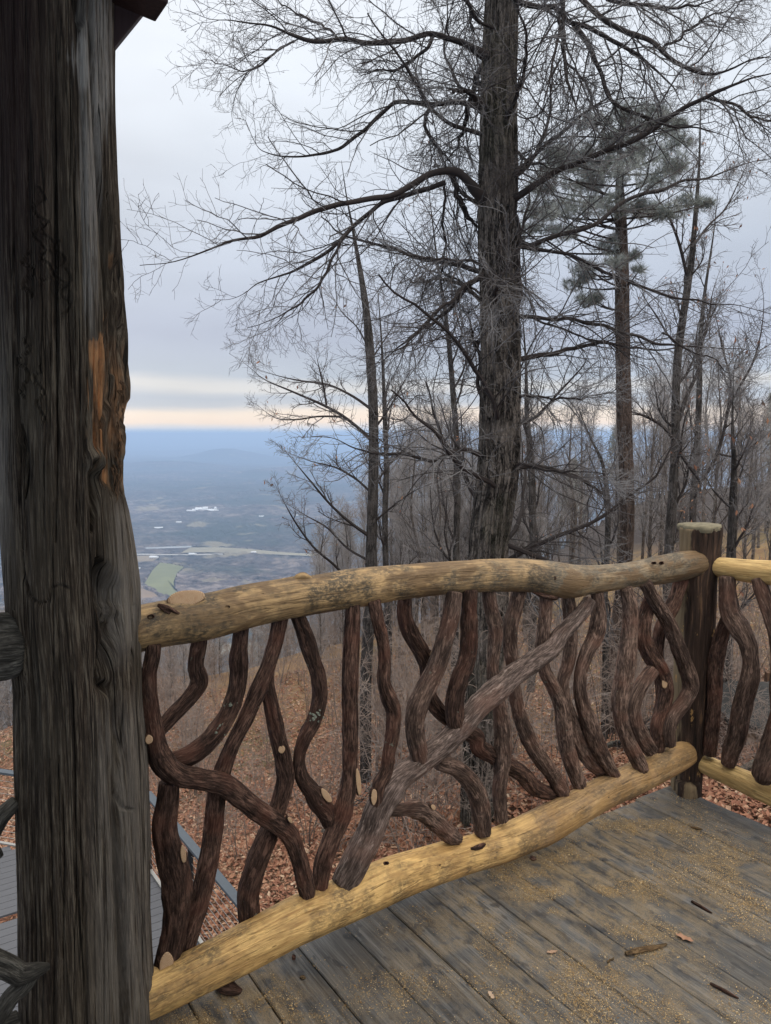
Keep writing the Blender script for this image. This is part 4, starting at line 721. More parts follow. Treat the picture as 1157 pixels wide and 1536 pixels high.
WHITE = simple('white_wall', (.72, .72, .70), .7, .08, .1); ROOFW = simple('pale_roof', (.62, .64, .66), .6, .1, .1)
BL = [(388, 598, 60, 12, 20), (408, 594, 35, 14, 25), (428, 592, 40, 22, 20), (446, 594, 45, 18, 30), (463, 590, 30, 24, 20), (484, 594, 60, 14, 25), (506, 597, 65, 12, 20), (520, 592, 14, 26, 14), (210, 688, 60, 9, 25), (320, 657, 40, 9, 20), (570, 296, 260, 30, 120), (250, 384, 250, 18, 90), (285, 382, 120, 18, 90), (775, 628, 60, 12, 30), (185, 845, 45, 9, 20), (395, 828, 40, 8, 18), (725, 820, 28, 8, 16), (98, 905, 22, 6, 14), (40, 372, 200, 16, 80), (950, 623, 60, 12, 30), (600, 297, 130, 26, 90), (440, 535, 130, 8, 50)]
names = ['long low white building, westmost of the works far in the valley', 'second white building from the left in the cluster of works in the valley', 'tall-roofed white building left of the middle of the valley works', 'wide white hall in the middle of the valley works', 'tall narrow white hall right of the middle of the valley works', 'long white hall next to the right end of the valley works', 'long low white shed at the right end of the valley works', 'slim white tower at the right end of the valley works',
 'white house beside the woods below and left of the valley works', 'small white building just below the valley works', 'white buildings at the foot of the lone far hill', 'faint pale building in the far woods near the big post', 'faint pale shed beside the pale building in the far woods', 'white shed right of the valley works', 'white barn on the road strip nearest the big post', 'white barn above the road in the middle', 'small white house at the right end of the tan pasture', 'small white house just above the green meadow by the post',
 'faint pale building at far left beside the big post', 'pale shed in the woods seen through the thin tree at right', 'second white building at the foot of the lone far hill', 'pale low building above the valley works']
for q, (x, y, w, h, dp) in enumerate(BL):
    px, py, _ = zf('e', x, y); c = onz(px, py + 1, ZV + 10); c[2] = ZV + 7; w, h, dp = w * (.62 if q < 8 else .42), h * (.42 if q < 8 else .38), dp * .6; rot = (q * 37 % 50 - 25) / 57; ax = np.array([math.cos(rot), math.sin(rot), 0]); ay = np.array([-math.sin(rot), math.cos(rot), 0]); k_ = 1.0
    t = thing('white_building', c, names[q], 'building', 'white buildings in the valley'); v, f = boxv(c + [0, 0, h / 2 * k_], ax * w / 2, ay * dp / 2, np.array([0, 0, h / 2 * k_])); mk('wall', v, [f], WHITE, t, False)
    z1 = c + [0, 0, h]; V = np.array([z1 - ax * w * .52 - ay * dp * .55, z1 + ax * w * .52 - ay * dp * .55, z1 + ax * w * .52 + ay * dp * .55, z1 - ax * w * .52 + ay * dp * .55, z1 - ax * w * .52 + [0, 0, h * .35], z1 + ax * w * .52 + [0, 0, h * .35]]); V[:, 2] += .05
    mk('roof', V, [np.array([[0, 1, 5, 4], [2, 3, 4, 5], [0, 3, 2, 1]]), np.array([[1, 2, 5], [3, 0, 4]])], ROOFW, t, False)
# ------------------------------------------------------------------ lower deck with cable rail
ZL = -4.15; C0 = np.array([-3.12, 9.66, 0]); dS = np.array([.573, -.82, 0]); dF = np.array([-.96, .276, 0]); parts = []; nU = U
for q in range(75):
    s0 = q * .142; a = C0 + dS * s0 * 1.0; 
    # board runs along -U from the side rail to the far rail line
    lft = -U; p0 = a + dS * .004; p1 = a + dS * .138; den = dF[0] * (-lft[1]) + dF[1] * lft[0]
    L = 11.0 if s0 > 0 else .1
    V, Fq = boxv((p0 + p1) / 2 + lft * L / 2 + np.array([0, 0, ZL - .0125]), lft * L / 2, (p1 - p0) / 2, np.array([0, 0, .0125])); parts.append((V, [Fq], {'gr': np.stack([V @ U + q * 3.1, V @ N, V[:, 2]], 1)}))
for q in range(1, 50):   # the wedge out to the far rail
    a = C0 - dS * q * .142; lft = -U; A2 = np.array([[dF[0], -lft[0]], [dF[1], -lft[1]]]); tt = np.linalg.solve(A2, (a - C0)[:2]); sl = tt[1]
    if sl < 0 or sl > 11: continue
    c0 = a + lft * sl; c1 = a + lft * 11; V, Fq = boxv((c0 + c1) / 2 + dS * .071 + np.array([0, 0, ZL - .0125]), (c1 - c0) / 2, dS * .067, np.array([0, 0, .0125])); parts.append((V, [Fq], {'gr': np.stack([V @ U + q * 3.1, V @ N, V[:, 2]], 1)}))
V, Fq = beam(C0 + [0, 0, ZL - .14], C0 + dS * 10.6 + [0, 0, ZL - .14], .05, .2); parts.append((V, [Fq], {'gr': V}))
v, f, a = joinm(parts); tag(mk('lower_deck', v, f, LDECK, None, False, a), kind='structure')
cab = thing('cable_railing', C0 + [0, 0, ZL], 'grey metal rail with steel cables round the lower deck, below the log railing', 'railing')
for (p, d, L, n_) in ((C0, dS, 7.8, 5), (C0, dF, 7.5, 4)):
    zt = ZL + 1.07; v, f = beam(p + [0, 0, zt], p + d * L + [0, 0, zt], .10, .035); addbev(mk('top_rail', v, [f], RAILM, cab, False), .003)
    v, f = beam(p + d * .03 + [0, 0, ZL + .02], p + d * L + [0, 0, ZL + .02], .045, .02); mk('foot_rail', v, [f], STEEL, cab, False)
    for q in range(n_ + 1):
        c = p + d * min(L, (.0 if q == 0 else (q - .0) * 1.56 - .02)); 
        if d is dF and q == 0: continue
        v, f = beam(c + [0, 0, ZL + .001], c + [0, 0, zt - .0185], .05, .05, np.array([0, 1., 0])); addbev(mk('post', v, [f], METAL, cab, False), .003)
    for q in range(10):
        z = ZL + .11 + q * .092; PRr = np.array([[*(p + d * (L * t)), z, .0035][:2] + [z, .0035] for t in (0, .5, 1)]); v, f, g = tube(PRr, 6, None, (False, False)); mk('cable', v, f, STEEL, cab, True)
# ------------------------------------------------------------------ trees
def resamp(PRs, n): return np.stack([catmull(p, n) for p in PRs])
def trunk_mesh(PR, ns, seed, ridge=.05, flare=0, name='trunk', mat=None, parent=None, moss=False):
    def d(gr, th, s, r):
        q = np.stack([np.cos(th) * 5, np.sin(th) * 5, s * 2.2 * (.25 / max(PR[:, 3].mean(), .02)) ** .5], 1); b = (1 - 2 * np.abs(vnoise(q, seed))) * ridge + vnoise(q * [.4, .4, .5], seed + 1) * ridge + (1 - 2 * np.abs(vnoise(q * [2.3, 2.3, 2.], seed + 2))) * ridge * .5
        fl = flare * np.exp(-s / .25) * (1 + .5 * np.sin(th * 4 + 1)); return (b + fl) * r
    v, f, g = tube(PR, ns, d); at_ = {'gr': g}
    if moss: at_['moss'] = np.clip(1 - (v[:, 2] - v[:, 2].min()) / 1.2, 0, 1) * .8 + .2 * (vnoise(v * 2, 5) > .2)
    return mk(name, v, f, mat, parent, True, at_)
def limb_world(pts, Y0, dY, seed, mult=1.0, tip=False):
    g = np.random.default_rng(seed); L = np.concatenate([[0], np.cumsum(np.hypot(np.diff([p[0] for p in pts]), np.diff([p[1] for p in pts])))]); L /= L[-1]; out = []
    for (x, y, r), t in zip(pts, L):
        Yd = Y0 + dY * t + g.normal() * .04 * t; q = at(x, y, Yd); out.append([*q, max(r, .8) / F * Yd * mult])
    out = np.array(out)
    if tip: out[:, 3] = np.maximum(out[:, 3] * (1 - .8 * np.clip((L - .6) / .4, 0, 1)), .0032)
    return out
YO = 9.5
OT = [(726, 1300, 34), (724, 1262, 32), (722, 1215, 29.5), (724, 1126, 28), (727, 1000, 28), (731, 900, 28), (734, 812, 28), (743, 735, 28.5), (748, 688, 28.5), (750, 606, 28.5), (749.5, 500, 27), (747, 400, 26.5), (747, 350, 26.5), (748, 247, 25.5), (749, 160, 23), (750, 82, 22), (753, 0, 21.5), (754, -120, 20), (757, -260, 17), (750, -420, 12)]
oak = thing('oak_tree', at(722, 1262, YO), 'thickest tree, bare oak with ridged dark bark and rimed twigs, just beyond the railing', 'tree')
opr = catmull(limb_world(OT, YO, 0, 1), 420); trunk_mesh(opr, 150, 11, .085, .25, 'trunk', OAK, oak, True)
LIMB = [  # zoom key, px points, dY
 ('a', [(1060, 160, 13), (1030, 145, 12), (985, 120, 9), (930, 105, 8), (870, 106, 7.5), (800, 116, 7.5), (740, 122, 7), (640, 118, 6.5), (560, 120, 6), (500, 100, 5), (440, 75, 4.2), (340, 65, 3.4), (260, 50, 2.6), (190, 30, 2)], -1.2),
 ('a', [(905, 108, 6), (880, 145, 5), (850, 172, 4.5), (800, 200, 4), (740, 205, 3), (690, 225, 2)], -.5),
 ('a', [(640, 118, 4), (600, 80, 3.5), (540, 55, 3), (470, 10, 2.5), (420, -40, 2)], .5),
 ('a', [(500, 115, 3.2), (430, 170, 2.8), (385, 205, 2.4), (320, 195, 2), (240, 170, 1.6)], .2),
 ('a', [(1060, 345, 12), (1035, 315, 9), (985, 300, 7), (900, 306, 6.5), (800, 298, 6), (760, 330, 5.5), (720, 370, 5.5), (680, 397, 5), (630, 430, 4.6), (540, 446, 4), (470, 450, 3.6), (415, 440, 3), (390, 415, 2.4), (360, 350, 1.8)], .8),
 ('a', [(900, 306, 5.5), (885, 330, 5.5), (885, 370, 5), (910, 415, 5), (940, 450, 4.5), (965, 490, 4)], .1),
 ('a', [(1058, 318, 11), (1040, 295, 9), (1015, 270, 7.5), (980, 264, 7), (948, 262, 6)], -.6),
 ('a', [(1060, 575, 20), (1035, 555, 17), (1005, 520, 13), (970, 492, 12), (920, 495, 10), (860, 525, 9), (790, 562, 8.5), (720, 572, 8), (620, 590, 7.5), (560, 610, 7), (480, 650, 6), (400, 685, 6), (320, 696, 5), (240, 730, 4.5), (160, 758, 3.5), (60, 772, 2)], -1.6),
 ('a', [(940, 532, 8), (870, 548, 7.5), (800, 572, 7), (745, 595, 6.5), (680, 650, 6), (620, 712, 5.5), (560, 752, 5), (480, 792, 4), (400, 820, 3), (330, 862, 2.2), (270, 870, 1.6)], .6),
 ('a', [(680, 650, 4.5), (620, 730, 4.2), (580, 820, 4), (520, 880, 3.4), (450, 920, 2.6), (370, 945, 1.8)], -.5),
 ('a', [(960, 500, 8), (975, 560, 8), (1000, 610, 8), (1030, 650, 7), (1050, 670, 6)], .3),
 ('a', [(940, 540, 4), (935, 620, 4), (940, 700, 3.4), (930, 800, 3), (945, 900, 2.2)], .4),
 ('a', [(1055, 765, 5), (980, 752, 4), (900, 745, 3.6), (820, 737, 3), (775, 733, 2.2)], -.3),
 ('a', [(1050, 790, 7), (1000, 825, 6), (960, 870, 5.5), (900, 920, 5), (850, 975, 4), (780, 1020, 3), (700, 1040, 2.2)], -.9),
 ('c', [(1200, 30, 9), (1150, 80, 8), (1090, 150, 6.5), (1020, 200, 5), (940, 260, 4), (880, 310, 3), (800, 330, 2)], .8),
 ('c', [(1210, 630, 8), (1140, 610, 8), (1080, 635, 7), (1030, 650, 6), (960, 628, 6), (880, 624, 5), (800, 610, 4), (720, 575, 3), (640, 560, 2)], -1.0),
 ('b', [(120, 240, 9), (95, 250, 9), (70, 330, 8), (50, 420, 7.5), (20, 520, 6.5), (-30, 600, 5)], 1.0),
 ('b', [(215, -10, 12), (245, 8, 10), (300, 20, 9), (370, 35, 8.5), (430, 80, 8), (520, 112, 7.5), (600, 160, 7), (680, 212, 6.5), (760, 275, 5.5), (820, 350, 4.5), (870, 410, 3.2)], -.8),
 ('b', [(215, -230, 16), (300, -170, 12), (400, -80, 11), (470, 0, 10), (540, 62, 9), (620, 110, 9), (700, 142, 8.5), (760, 182, 8), (820, 232, 7.5), (890, 265, 7), (940, 270, 6), (1020, 250, 5.5), (1100, 215, 5), (1180, 203, 4), (1280, 190, 3)], -1.5),
 ('b', [(435, 80, 8), (480, 148, 8.5), (520, 228, 8), (550, 310, 7.5), (582, 372, 6.5), (650, 405, 5.5), (740, 440, 5), (800, 462, 4.5), (900, 470, 4), (1000, 500, 3), (1060, 560, 2)], -1.2),
 ('b', [(200, 735, 22), (235, 712, 15), (280, 680, 12), (350, 636, 11), (430, 603, 10.5), (500, 568, 10), (560, 540, 10), (640, 510, 9), (700, 482, 9), (780, 435, 8.5), (850, 395, 8), (920, 355, 8), (1000, 312, 7), (1080, 286, 6.5), (1157, 270, 6), (1280, 230, 4)], -1.8),
 ('b', [(920, 355, 6), (1000, 374, 5), (1070, 410, 4.5), (1157, 446, 4), (1240, 500, 3)], -.4),
 ('b', [(195, 880, 17), (225, 872, 13), (270, 892, 10), (330, 872, 8.5), (400, 850, 8), (480, 830, 8), (540, 800, 7.5), (600, 750, 7), (680, 710, 7), (760, 690, 6.5), (830, 660, 6), (920, 650, 5.5), (1000, 620, 4.5), (1080, 590, 4), (1180, 572, 3)], 1.2),
 ('b', [(225, 890, 8), (330, 906, 6.5), (420, 926, 6), (500, 960, 6), (580, 1000, 5.5), (680, 1040, 5), (760, 1072, 4.5), (900, 1100, 4), (1030, 1112, 3), (1180, 1145, 2.4)], -.8),
 ('b', [(225, 1150, 10), (260, 1150, 8), (340, 1156, 7), (430, 1163, 6.5), (520, 1180, 6), (600, 1200, 6), (700, 1235, 5.5), (790, 1258, 4.5), (900, 1265, 3.6), (1100, 1270, 3)], .5),
 ('b', [(230, 780, 6), (240, 900, 7), (235, 980, 8), (250, 1060, 8), (240, 1120, 8), (228, 1160, 7)], -.2),
 ('b', [(395, -60, 8), (400, 60, 7.5), (405, 160, 7), (415, 260, 6), (435, 340, 5), (455, 420, 4), (470, 500, 2.6)], -1.0),
 ('b', [(400, -20, 6), (385, 110, 5.5), (365, 220, 4.5), (340, 330, 3.5), (318, 410, 2.4)], -1.0),
 ('b', [(430, 240, 4.5), (480, 300, 4), (510, 380, 3.4), (550, 450, 2.8), (590, 490, 2)], -.4),
 ('b', [(225, 540, 6), (260, 575, 5), (310, 600, 4), (370, 610, 3)], -.8),
 ('b', [(760, 180, 5), (830, 130, 4.5), (900, 80, 4), (1000, 30, 3), (1080, -20, 2.4)], -.3),
 ('b', [(560, 0, 6), (660, 15, 6), (780, 30, 5.5), (880, 20, 5), (980, -10, 4)], -1.2),
 ('b', [(20, -60, 5), (60, 20, 5), (70, 100, 4.5), (108, 170, 4)], .6),
 ('d', [(235, 472, 6), (330, 475, 4.5), (430, 484, 3.8), (520, 470, 2.6), (600, 440, 2)], -.8),
 ('d', [(195, 712, 8), (260, 724, 6), (330, 742, 5), (400, 746, 4), (490, 744, 3), (580, 755, 2)], -1.0),
 ('d', [(105, 480, 8), (85, 420, 8), (100, 330, 7), (70, 250, 6), (60, 150, 5)], .5),
 ('d', [(260, 180, 4.5), (380, 215, 4), (470, 255, 3.6), (560, 275, 3), (640, 330, 2.4), (700, 380, 2)], .4),
 ('d', [(760, 235, 3.5), (840, 300, 3), (930, 330, 2.5), (1020, 400, 2), (1100, 420, 1.6)], .4)]
limbs = []
for q, (zk, pts, dy) in enumerate(LIMB):
    g9 = np.random.default_rng(500 + q); P0 = limb_world(zl(zk, pts), YO - (.1 if dy < 0 else -.1), dy, 400 + q, .92, True)
    if q in (9, 10, 11, 19, 21, 26, 27, 28): pass
    PRr = catmull(P0, 60); limbs.append(PRr); L = np.linspace(0, 1, 60)
    PRr[:, :3] += np.stack([vnoise(np.stack([L * 14, L * 0 + q * 3.3, L * 0 + c_], 1), 5) for c_ in range(3)], 1) * .022
    v, f, g = tube(PRr, 10, woody(600 + q, .07, .1)); th_ = np.concatenate([np.repeat(PRr[:, 3], 10), [.01] * (len(v) - 600)]) if len(v) > 600 else np.full(len(v), .01)
    mk('branch', v, f, TWIG, oak, True, {'thin': np.full(len(v), .012)})
gt = np.random.default_rng(77); tw = opr[::7][:60]
xa, xr = grow(tw[None, 16:, :3], tw[None, 16:, 3], 34, (1.6, 3.4), (60, 88), 20, .13, .12, 0, 1, .16, .012, .25, gt)
LP = np.stack([p[::3] for p in limbs]); Lr = np.concatenate([LP[..., 3], xr]); LPp = np.concatenate([LP[..., :3], xa])
s1, r1 = grow(LPp, Lr, 19, (.6, 1.6), (26, 60), 9, .15, -.04, .10, 1, .5, .0036, .5, gt, fall=.45, rl=.006)
# fuzz of thin rimed shoots straight off the trunk
tk = np.arange(146, 400, 6); tp3 = opr[tk]; TP = np.stack([np.linspace(tp3[q, :3], tp3[q, :3] + [0, 0, .3], 4) for q in range(len(tk))]); TR = np.repeat(tp3[:, 3:4], 4, 1)
e1, er1 = grow(TP, TR, 2, (.35, .95), (70, 95), 7, .28, .05, 0, 1, .05, .0024, .5, gt, 0, rl=.003)
e2, er2 = grow(e1, er1, 6, (.15, .42), (35, 75), 5, .3, 0, .1, 1, .7, .0019, .6, gt, rl=.002)
s2, r2 = grow(s1, r1, 7, (.22, .62), (30, 65), 6, .2, -.03, .12, 1, .6, .0026, .6, gt, fall=.4, rl=.004)
s3, r3 = grow(s2, r2, 3, (.07, .24), (30, 70), 4, .22, 0, .15, 1, .7, .0019, .7, gt, fall=.3, rl=.003)
v, f, a = joinm([batch(xa, xr, 6), batch(s1, r1, 4), batch(s2, r2, 3), batch(s3, r3, 3), batch(e1, er1, 3), batch(e2, er2, 3)]); mk('twigs', v, f, TWIG, oak, False, a)
def tree_custom(name, label, cat, tr, Y, limbsl, k=(10, 6, 4), Ls=((.6, 1.3), (.25, .6), (.1, .25)), mats=(GBARK, TWIG2), auto=0, autoL=(1.2, 2.4), up=.25, group=None, seed=1, ns=20, leaves=0, rsc=1.0, ang0=(45, 70), t0=.3):
    g = np.random.default_rng(seed); PT = catmull(limb_world(tr, Y, 0, seed, rsc), 70); PT[:, 3] *= 1 - .75 * np.clip((np.linspace(0, 1, 70) - .75) / .25, 0, 1); PT[:, :3] += np.stack([vnoise(np.stack([np.linspace(0, 9, 70), np.full(70, seed * 1.7), np.full(70, c_ * 5.)], 1), 7) for c_ in range(3)], 1) * .03
    root = thing(name, PT[0, :3], label, cat, group); trunk_mesh(PT, ns, seed, .06, .2, 'trunk', mats[0], root)
    LL = [catmull(limb_world(p, Y, dy, seed * 10 + q, .8, True), 20) for q, (p, dy) in enumerate(limbsl)]; parts = []
    P_ = [np.stack([l[:, :3] for l in LL])] if LL else []; R_ = [np.stack([l[:, 3] for l in LL])] if LL else []
    if auto:
        a, b = grow(PT[None, ::3, :3], PT[None, ::3, 3], auto, autoL, ang0, 20, .10, up, t0, 1, .45, .006, .3, g); P_.append(a); R_.append(b)
    P0 = np.concatenate(P_); R0 = np.concatenate(R_); parts.append(batch(P0, R0, 5)); P1, R1 = grow(P0, R0, k[0], Ls[0], (28, 55), 8, .14, up * .5, .12, 1, .55, .0035, .5, g); P2, R2 = grow(P1, R1, k[1], Ls[1], (28, 60), 5, .17, up * .3, .1, 1, .65, .003, .6, g); P3, R3 = grow(P2, R2, k[2], Ls[2], (30, 65), 4, .2, 0, .1, 1, .7, .0027, .7, g)
    parts += [batch(P1, R1, 3), batch(P2, R2, 3), batch(P3, R3, 3)]; v, f, a = joinm(parts); mk('branches', v, f, mats[1], root, False, a)
    if leaves:
        tips = P2[g.integers(0, len(P2), leaves), -1]; mk_leaves(tips, g, root)
    return root
def mk_leaves(tips, g, root, s=(.03, .055)):
    n = len(tips); D = g.normal(size=(n, 3)) * .5 + [0, 0, -1]; D /= np.linalg.norm(D, axis=1)[:, None]; S_ = np.cross(D, g.normal(size=(n, 3))); S_ /= np.linalg.norm(S_, axis=1)[:, None]; L = g.uniform(*s, n)[:, None]; nn = np.cross(D, S_)
    V = np.stack([tips, tips + D * L - S_ * L * .45 + nn * L * .2, tips + D * L * 2, tips + D * L * 1.1 + S_ * L * .4 + nn * L * .3], 1).reshape(-1, 3); b4 = np.arange(n)[:, None] * 4
    mk('dead_leaves', V, [np.concatenate([b4 + [0, 1, 2], b4 + [0, 2, 3]])], LEAF, root, False, {'rnd': np.repeat(g.uniform(.3, .7, n), 4)})
# second tree, left of the oak
tree_custom('bare_tree', 'slender bare grey tree left of the thick oak, its trunk crossing the valley view', 'tree', [(547, 1230, 9.5), (548, 1190, 9), (549, 1100, 8.5), (552, 950, 8.5), (557, 850, 8.2), (560, 740, 7.6), (561, 640, 7.2), (558, 560, 6.6), (552, 480, 6), (543, 410, 5.2), (532, 345, 3.8), (520, 290, 2.4), (512, 240, 1.2)], 15,
  [(zl('c', [(850, 590, 9), (820, 560, 8), (780, 525, 7), (740, 495, 6.5), (680, 462, 6), (630, 440, 5), (560, 410, 4), (480, 375, 3), (420, 325, 2.4), (365, 290, 1.8)]), -.6), (zl('c', [(838, 475, 7), (790, 440, 6), (740, 412, 5), (690, 392, 4.5), (600, 380, 3.6), (520, 362, 2.8), (440, 335, 1.8)]), .9),
   (zl('c', [(690, 462, 5), (680, 400, 4), (668, 350, 3.2), (655, 290, 2.4)]), -.2), (zl('c', [(740, 500, 5), (660, 500, 4), (590, 510, 3.4), (520, 505, 2.6), (450, 455, 1.8)]), .4), (zl('c', [(835, 900, 9), (790, 870, 7), (740, 830, 6), (690, 780, 5), (640, 720, 4), (590, 660, 3), (530, 590, 2)]), -.9),
   (zl('c', [(770, 1060, 7), (720, 1000, 6), (650, 940, 5), (590, 860, 4.4), (550, 790, 3.4), (515, 720, 2.2)]), -1.2), (zl('c', [(845, 760, 6), (790, 710, 5), (720, 670, 4), (640, 650, 3), (560, 620, 2.2)]), .5), (zl('c', [(830, 980, 6), (760, 940, 5), (690, 870, 4), (620, 830, 3), (540, 780, 2)]), .7),
   (zl('c', [(858, 720, 5), (900, 660, 4), (960, 600, 3.4), (1020, 560, 2.4)]), .5), (zl('c', [(852, 540, 5), (900, 470, 4), (940, 400, 3), (980, 330, 2)]), -.4), (zl('c', [(850, 850, 5), (910, 800, 4), (980, 750, 3), (1050, 720, 2)]), -.4), (zl('c', [(825, 260, 4), (790, 200, 3), (740, 150, 2.4), (700, 80, 1.8)]), .4), (zl('c', [(832, 320, 4), (880, 250, 3), (920, 180, 2.2), (940, 100, 1.6)]), .4)], (9, 6, 4), ((.45, 1.1), (.2, .5), (.08, .22)), seed=21, up=.3, leaves=40)
tree_custom('sapling_tree', 'thin straight bare tree directly right of the slender grey tree', 'tree', [(588, 1190, 5), (584, 1000, 4.6), (580, 860, 4.4), (579, 720, 4), (577, 620, 3.4), (572, 520, 2.6), (566, 430, 1.8)], 16.5, [], (6, 5, 3), ((.4, .9), (.2, .45), (.08, .2)), auto=16, autoL=(.8, 1.7), seed=22, up=.45)
tree_custom('forked_tree', 'thin bare tree close left of the oak trunk, with many rising shoots', 'tree', [(676, 1180, 5.5), (682, 1000, 5.2), (684, 840, 4.8), (686, 715, 4.4), (680, 580, 3.8), (668, 480, 3), (655, 380, 2.4), (640, 270, 1.6)], 17, [], (7, 5, 3), ((.5, 1.2), (.2, .5), (.08, .2)), auto=18, autoL=(1.2, 2.6), seed=23, up=.45, leaves=30)
tree_custom('bare_tree', 'tall dark bare tree right of the pine, leaning a little left as it rises', 'tree', [(1005, 1150, 12), (1004, 1000, 11.5), (1003, 850, 11), (1008, 760, 10), (1012, 690, 9.2), (1015, 600, 8.8), (1018, 523, 8.2), (1030, 440, 7.5), (1040, 380, 6.5), (1046, 310, 5.4), (1050, 240, 4), (1052, 170, 2.6), (1056, 100, 1.6)], 17,
  [(zl('d', [(820, 560, 11), (850, 470, 9), (890, 380, 8), (905, 280, 6.5), (930, 180, 5), (945, 90, 4), (975, 0, 3)]), .6), (zl('d', [(810, 640, 9), (760, 580, 7.5), (700, 545, 6.5), (640, 525, 5), (580, 500, 3)]), -.7), (zl('d', [(800, 640, 8), (860, 730, 8), (900, 790, 7), (890, 850, 6)]), -.4), (zl('d', [(835, 300, 7), (790, 260, 5), (740, 180, 4), (700, 120, 3), (660, 50, 2)]), .4),
   (zl('b', [(850, 1000, 8), (820, 880, 6.5), (780, 780, 5), (730, 700, 3.4), (700, 620, 2.4)]), -.7), (zl('b', [(870, 900, 7), (930, 820, 5), (990, 760, 4), (1040, 660, 3), (1090, 560, 2)]), .7)], (9, 6, 4), ((.5, 1.3), (.25, .6), (.1, .26)), rsc=.66, seed=24, auto=12, autoL=(1.0, 2.2), up=.35, leaves=120, mats=(GBARK, TWIG2))
tree_custom('bare_tree', 'dark bare tree with a crooked lower trunk behind the corner post', 'tree', [(1050, 1180, 11), (1052, 950, 10), (1042, 830, 9), (1040, 760, 8), (1044, 690, 7.6), (1048, 600, 7), (1050, 520, 6), (1058, 440, 5), (1070, 360, 3.6), (1078, 280, 2)], 19,
  [(zl('d', [(880, 810, 9), (930, 740, 8.5), (960, 680, 8), (985, 600, 7.5), (1000, 520, 7), (1040, 440, 6), (1090, 350, 5), (1120, 240, 4), (1130, 120, 3), (1112, 0, 2.4)]), -.8), (zl('d', [(1000, 520, 6), (1010, 420, 5), (980, 300, 4), (960, 200, 3), (940, 120, 2)]), .6), (zl('d', [(960, 680, 7), (1030, 690, 6), (1090, 650, 4.5), (1157, 600, 3)]), -.5)], (9, 6, 4), ((.5, 1.3), (.25, .6), (.1, .26)), rsc=.6, seed=25, auto=12, autoL=(1.0, 2.0), up=.35, leaves=90)
tree_custom('bare_tree', 'mossy grey trunk standing behind the right-hand railing section', 'tree', [(1084, 1330, 17), (1086, 1240, 15), (1090, 1100, 13), (1093, 950, 12), (1096, 820, 9.5), (1099, 700, 7), (1098, 620, 4), (1100, 540, 1.5)], 10.5, [], (8, 5, 3), ((.4, 1.0), (.2, .5), (.08, .22)), rsc=.68, seed=26, auto=12, autoL=(.6, 1.3), up=.3, leaves=60, t0=.5)
tree_custom('bare_tree', 'bare trunk seen through the railing below the sagging middle of the top rail', 'tree', [(793, 1150, 6), (796, 1000, 6), (800, 860, 5.5), (798, 740, 5), (792, 640, 4), (788, 540, 3), (784, 460, 2)], 20, [], (7, 5, 3), ((.5, 1.1), (.2, .5), (.08, .2)), seed=27, auto=16, autoL=(1, 2.2), up=.4, leaves=30)
tree_custom('sapling_tree', 'thin reddish sapling right of the oak, forked above the top rail', 'tree', [(905, 1120, 5), (908, 960, 4.6), (910, 840, 4.2), (912, 760, 4), (905, 700, 3.4), (885, 660, 2.6), (870, 610, 2)], 13, [(zl('d', [(556, 880, 5), (540, 800, 4), (500, 700, 3), (470, 620, 2)]), .3)], (6, 5, 3), ((.4, .9), (.2, .45), (.08, .2)), seed=28, auto=10, autoL=(.6, 1.5), up=.3)
# ------------------------------------------------------------------ pine
YP = 15.0
pine = thing('pine_tree', at(920, 1116, YP), 'rime-dusted pine with a clumped grey-green crown, right of the oak', 'tree')
pt = catmull(limb_world([(917, 1150, 11), (919, 1080, 10.5), (924, 960, 10), (932, 900, 10), (940, 820, 10), (941, 740, 10.3), (937, 640, 10.5), (935, 560, 10.3), (934, 480, 10.2), (933, 400, 9.5), (932, 340, 8), (930, 290, 6), (929, 240, 3.5), (930, 195, 1.5)], YP, 0, 9), 220)
trunk_mesh(pt, 40, 61, .05, .2, 'trunk', PBARK, pine)
CL = [(500, 445, 45), (620, 400, 40), (730, 405, 45), (800, 470, 40), (560, 520, 60), (430, 560, 60), (375, 625, 50), (480, 670, 70), (700, 550, 70), (800, 590, 55), (620, 620, 70), (330, 760, 65), (430, 760, 65), (560, 750, 70), (860, 745, 50), (780, 775, 55), (690, 770, 55), (280, 840, 50), (390, 845, 45), (470, 985, 50), (560, 900, 40), (490, 1090, 45), (660, 460, 55), (740, 660, 60), (470, 600, 50), (540, 610, 55), (330, 690, 40), (660, 935, 22), (820, 520, 40), (360, 570, 40), (585, 960, 35), (440, 1040, 35)]
gp = np.random.default_rng(44); tuft = []; brs = []
CL = CL + [(x + gp.normal() * 45, y + gp.normal() * 30, r * .45) for x, y, r in CL]
for q, (x, y, r) in enumerate(CL):
    px, py, pr = zf('b', x, y, r); Yc = YP + gp.uniform(-1.0, 1.0); c = at(px, py, Yc); rad = pr / F * Yc; ax_ = catmull(pt, 60); tz = c[2] - gp.uniform(.05, .4); b = ax_[np.abs(ax_[:, 2] - tz).argmin()]
    PRr = catmull(np.array([[*b[:3], .022], [*(b[:3] * .5 + c * .5 + [0, 0, -.05]), .016], [*c, .008]]), 16); brs.append(PRr)
    nT = int(44 * (rad / .25) ** 1.6) + 11; o = gp.normal(size=(nT, 3)); o /= np.linalg.norm(o, axis=1)[:, None]; o *= (gp.random(nT) ** .45)[:, None] * rad * [1.3, 1.3, .62]
    for e in range(nT): tuft.append(c + o[e])
P0 = np.stack([b[:, :3] for b in brs]); R0 = np.stack([b[:, 3] for b in brs]); P1, R1 = grow(P0, R0, 9, (.2, .5), (30, 60), 5, .15, .1, .3, 1, .6, .004, .6, gp)
v, f, a = joinm([batch(P0, R0, 6), batch(P1, R1, 3)]); mk('branches', v, f, TWIG, pine, False, a)
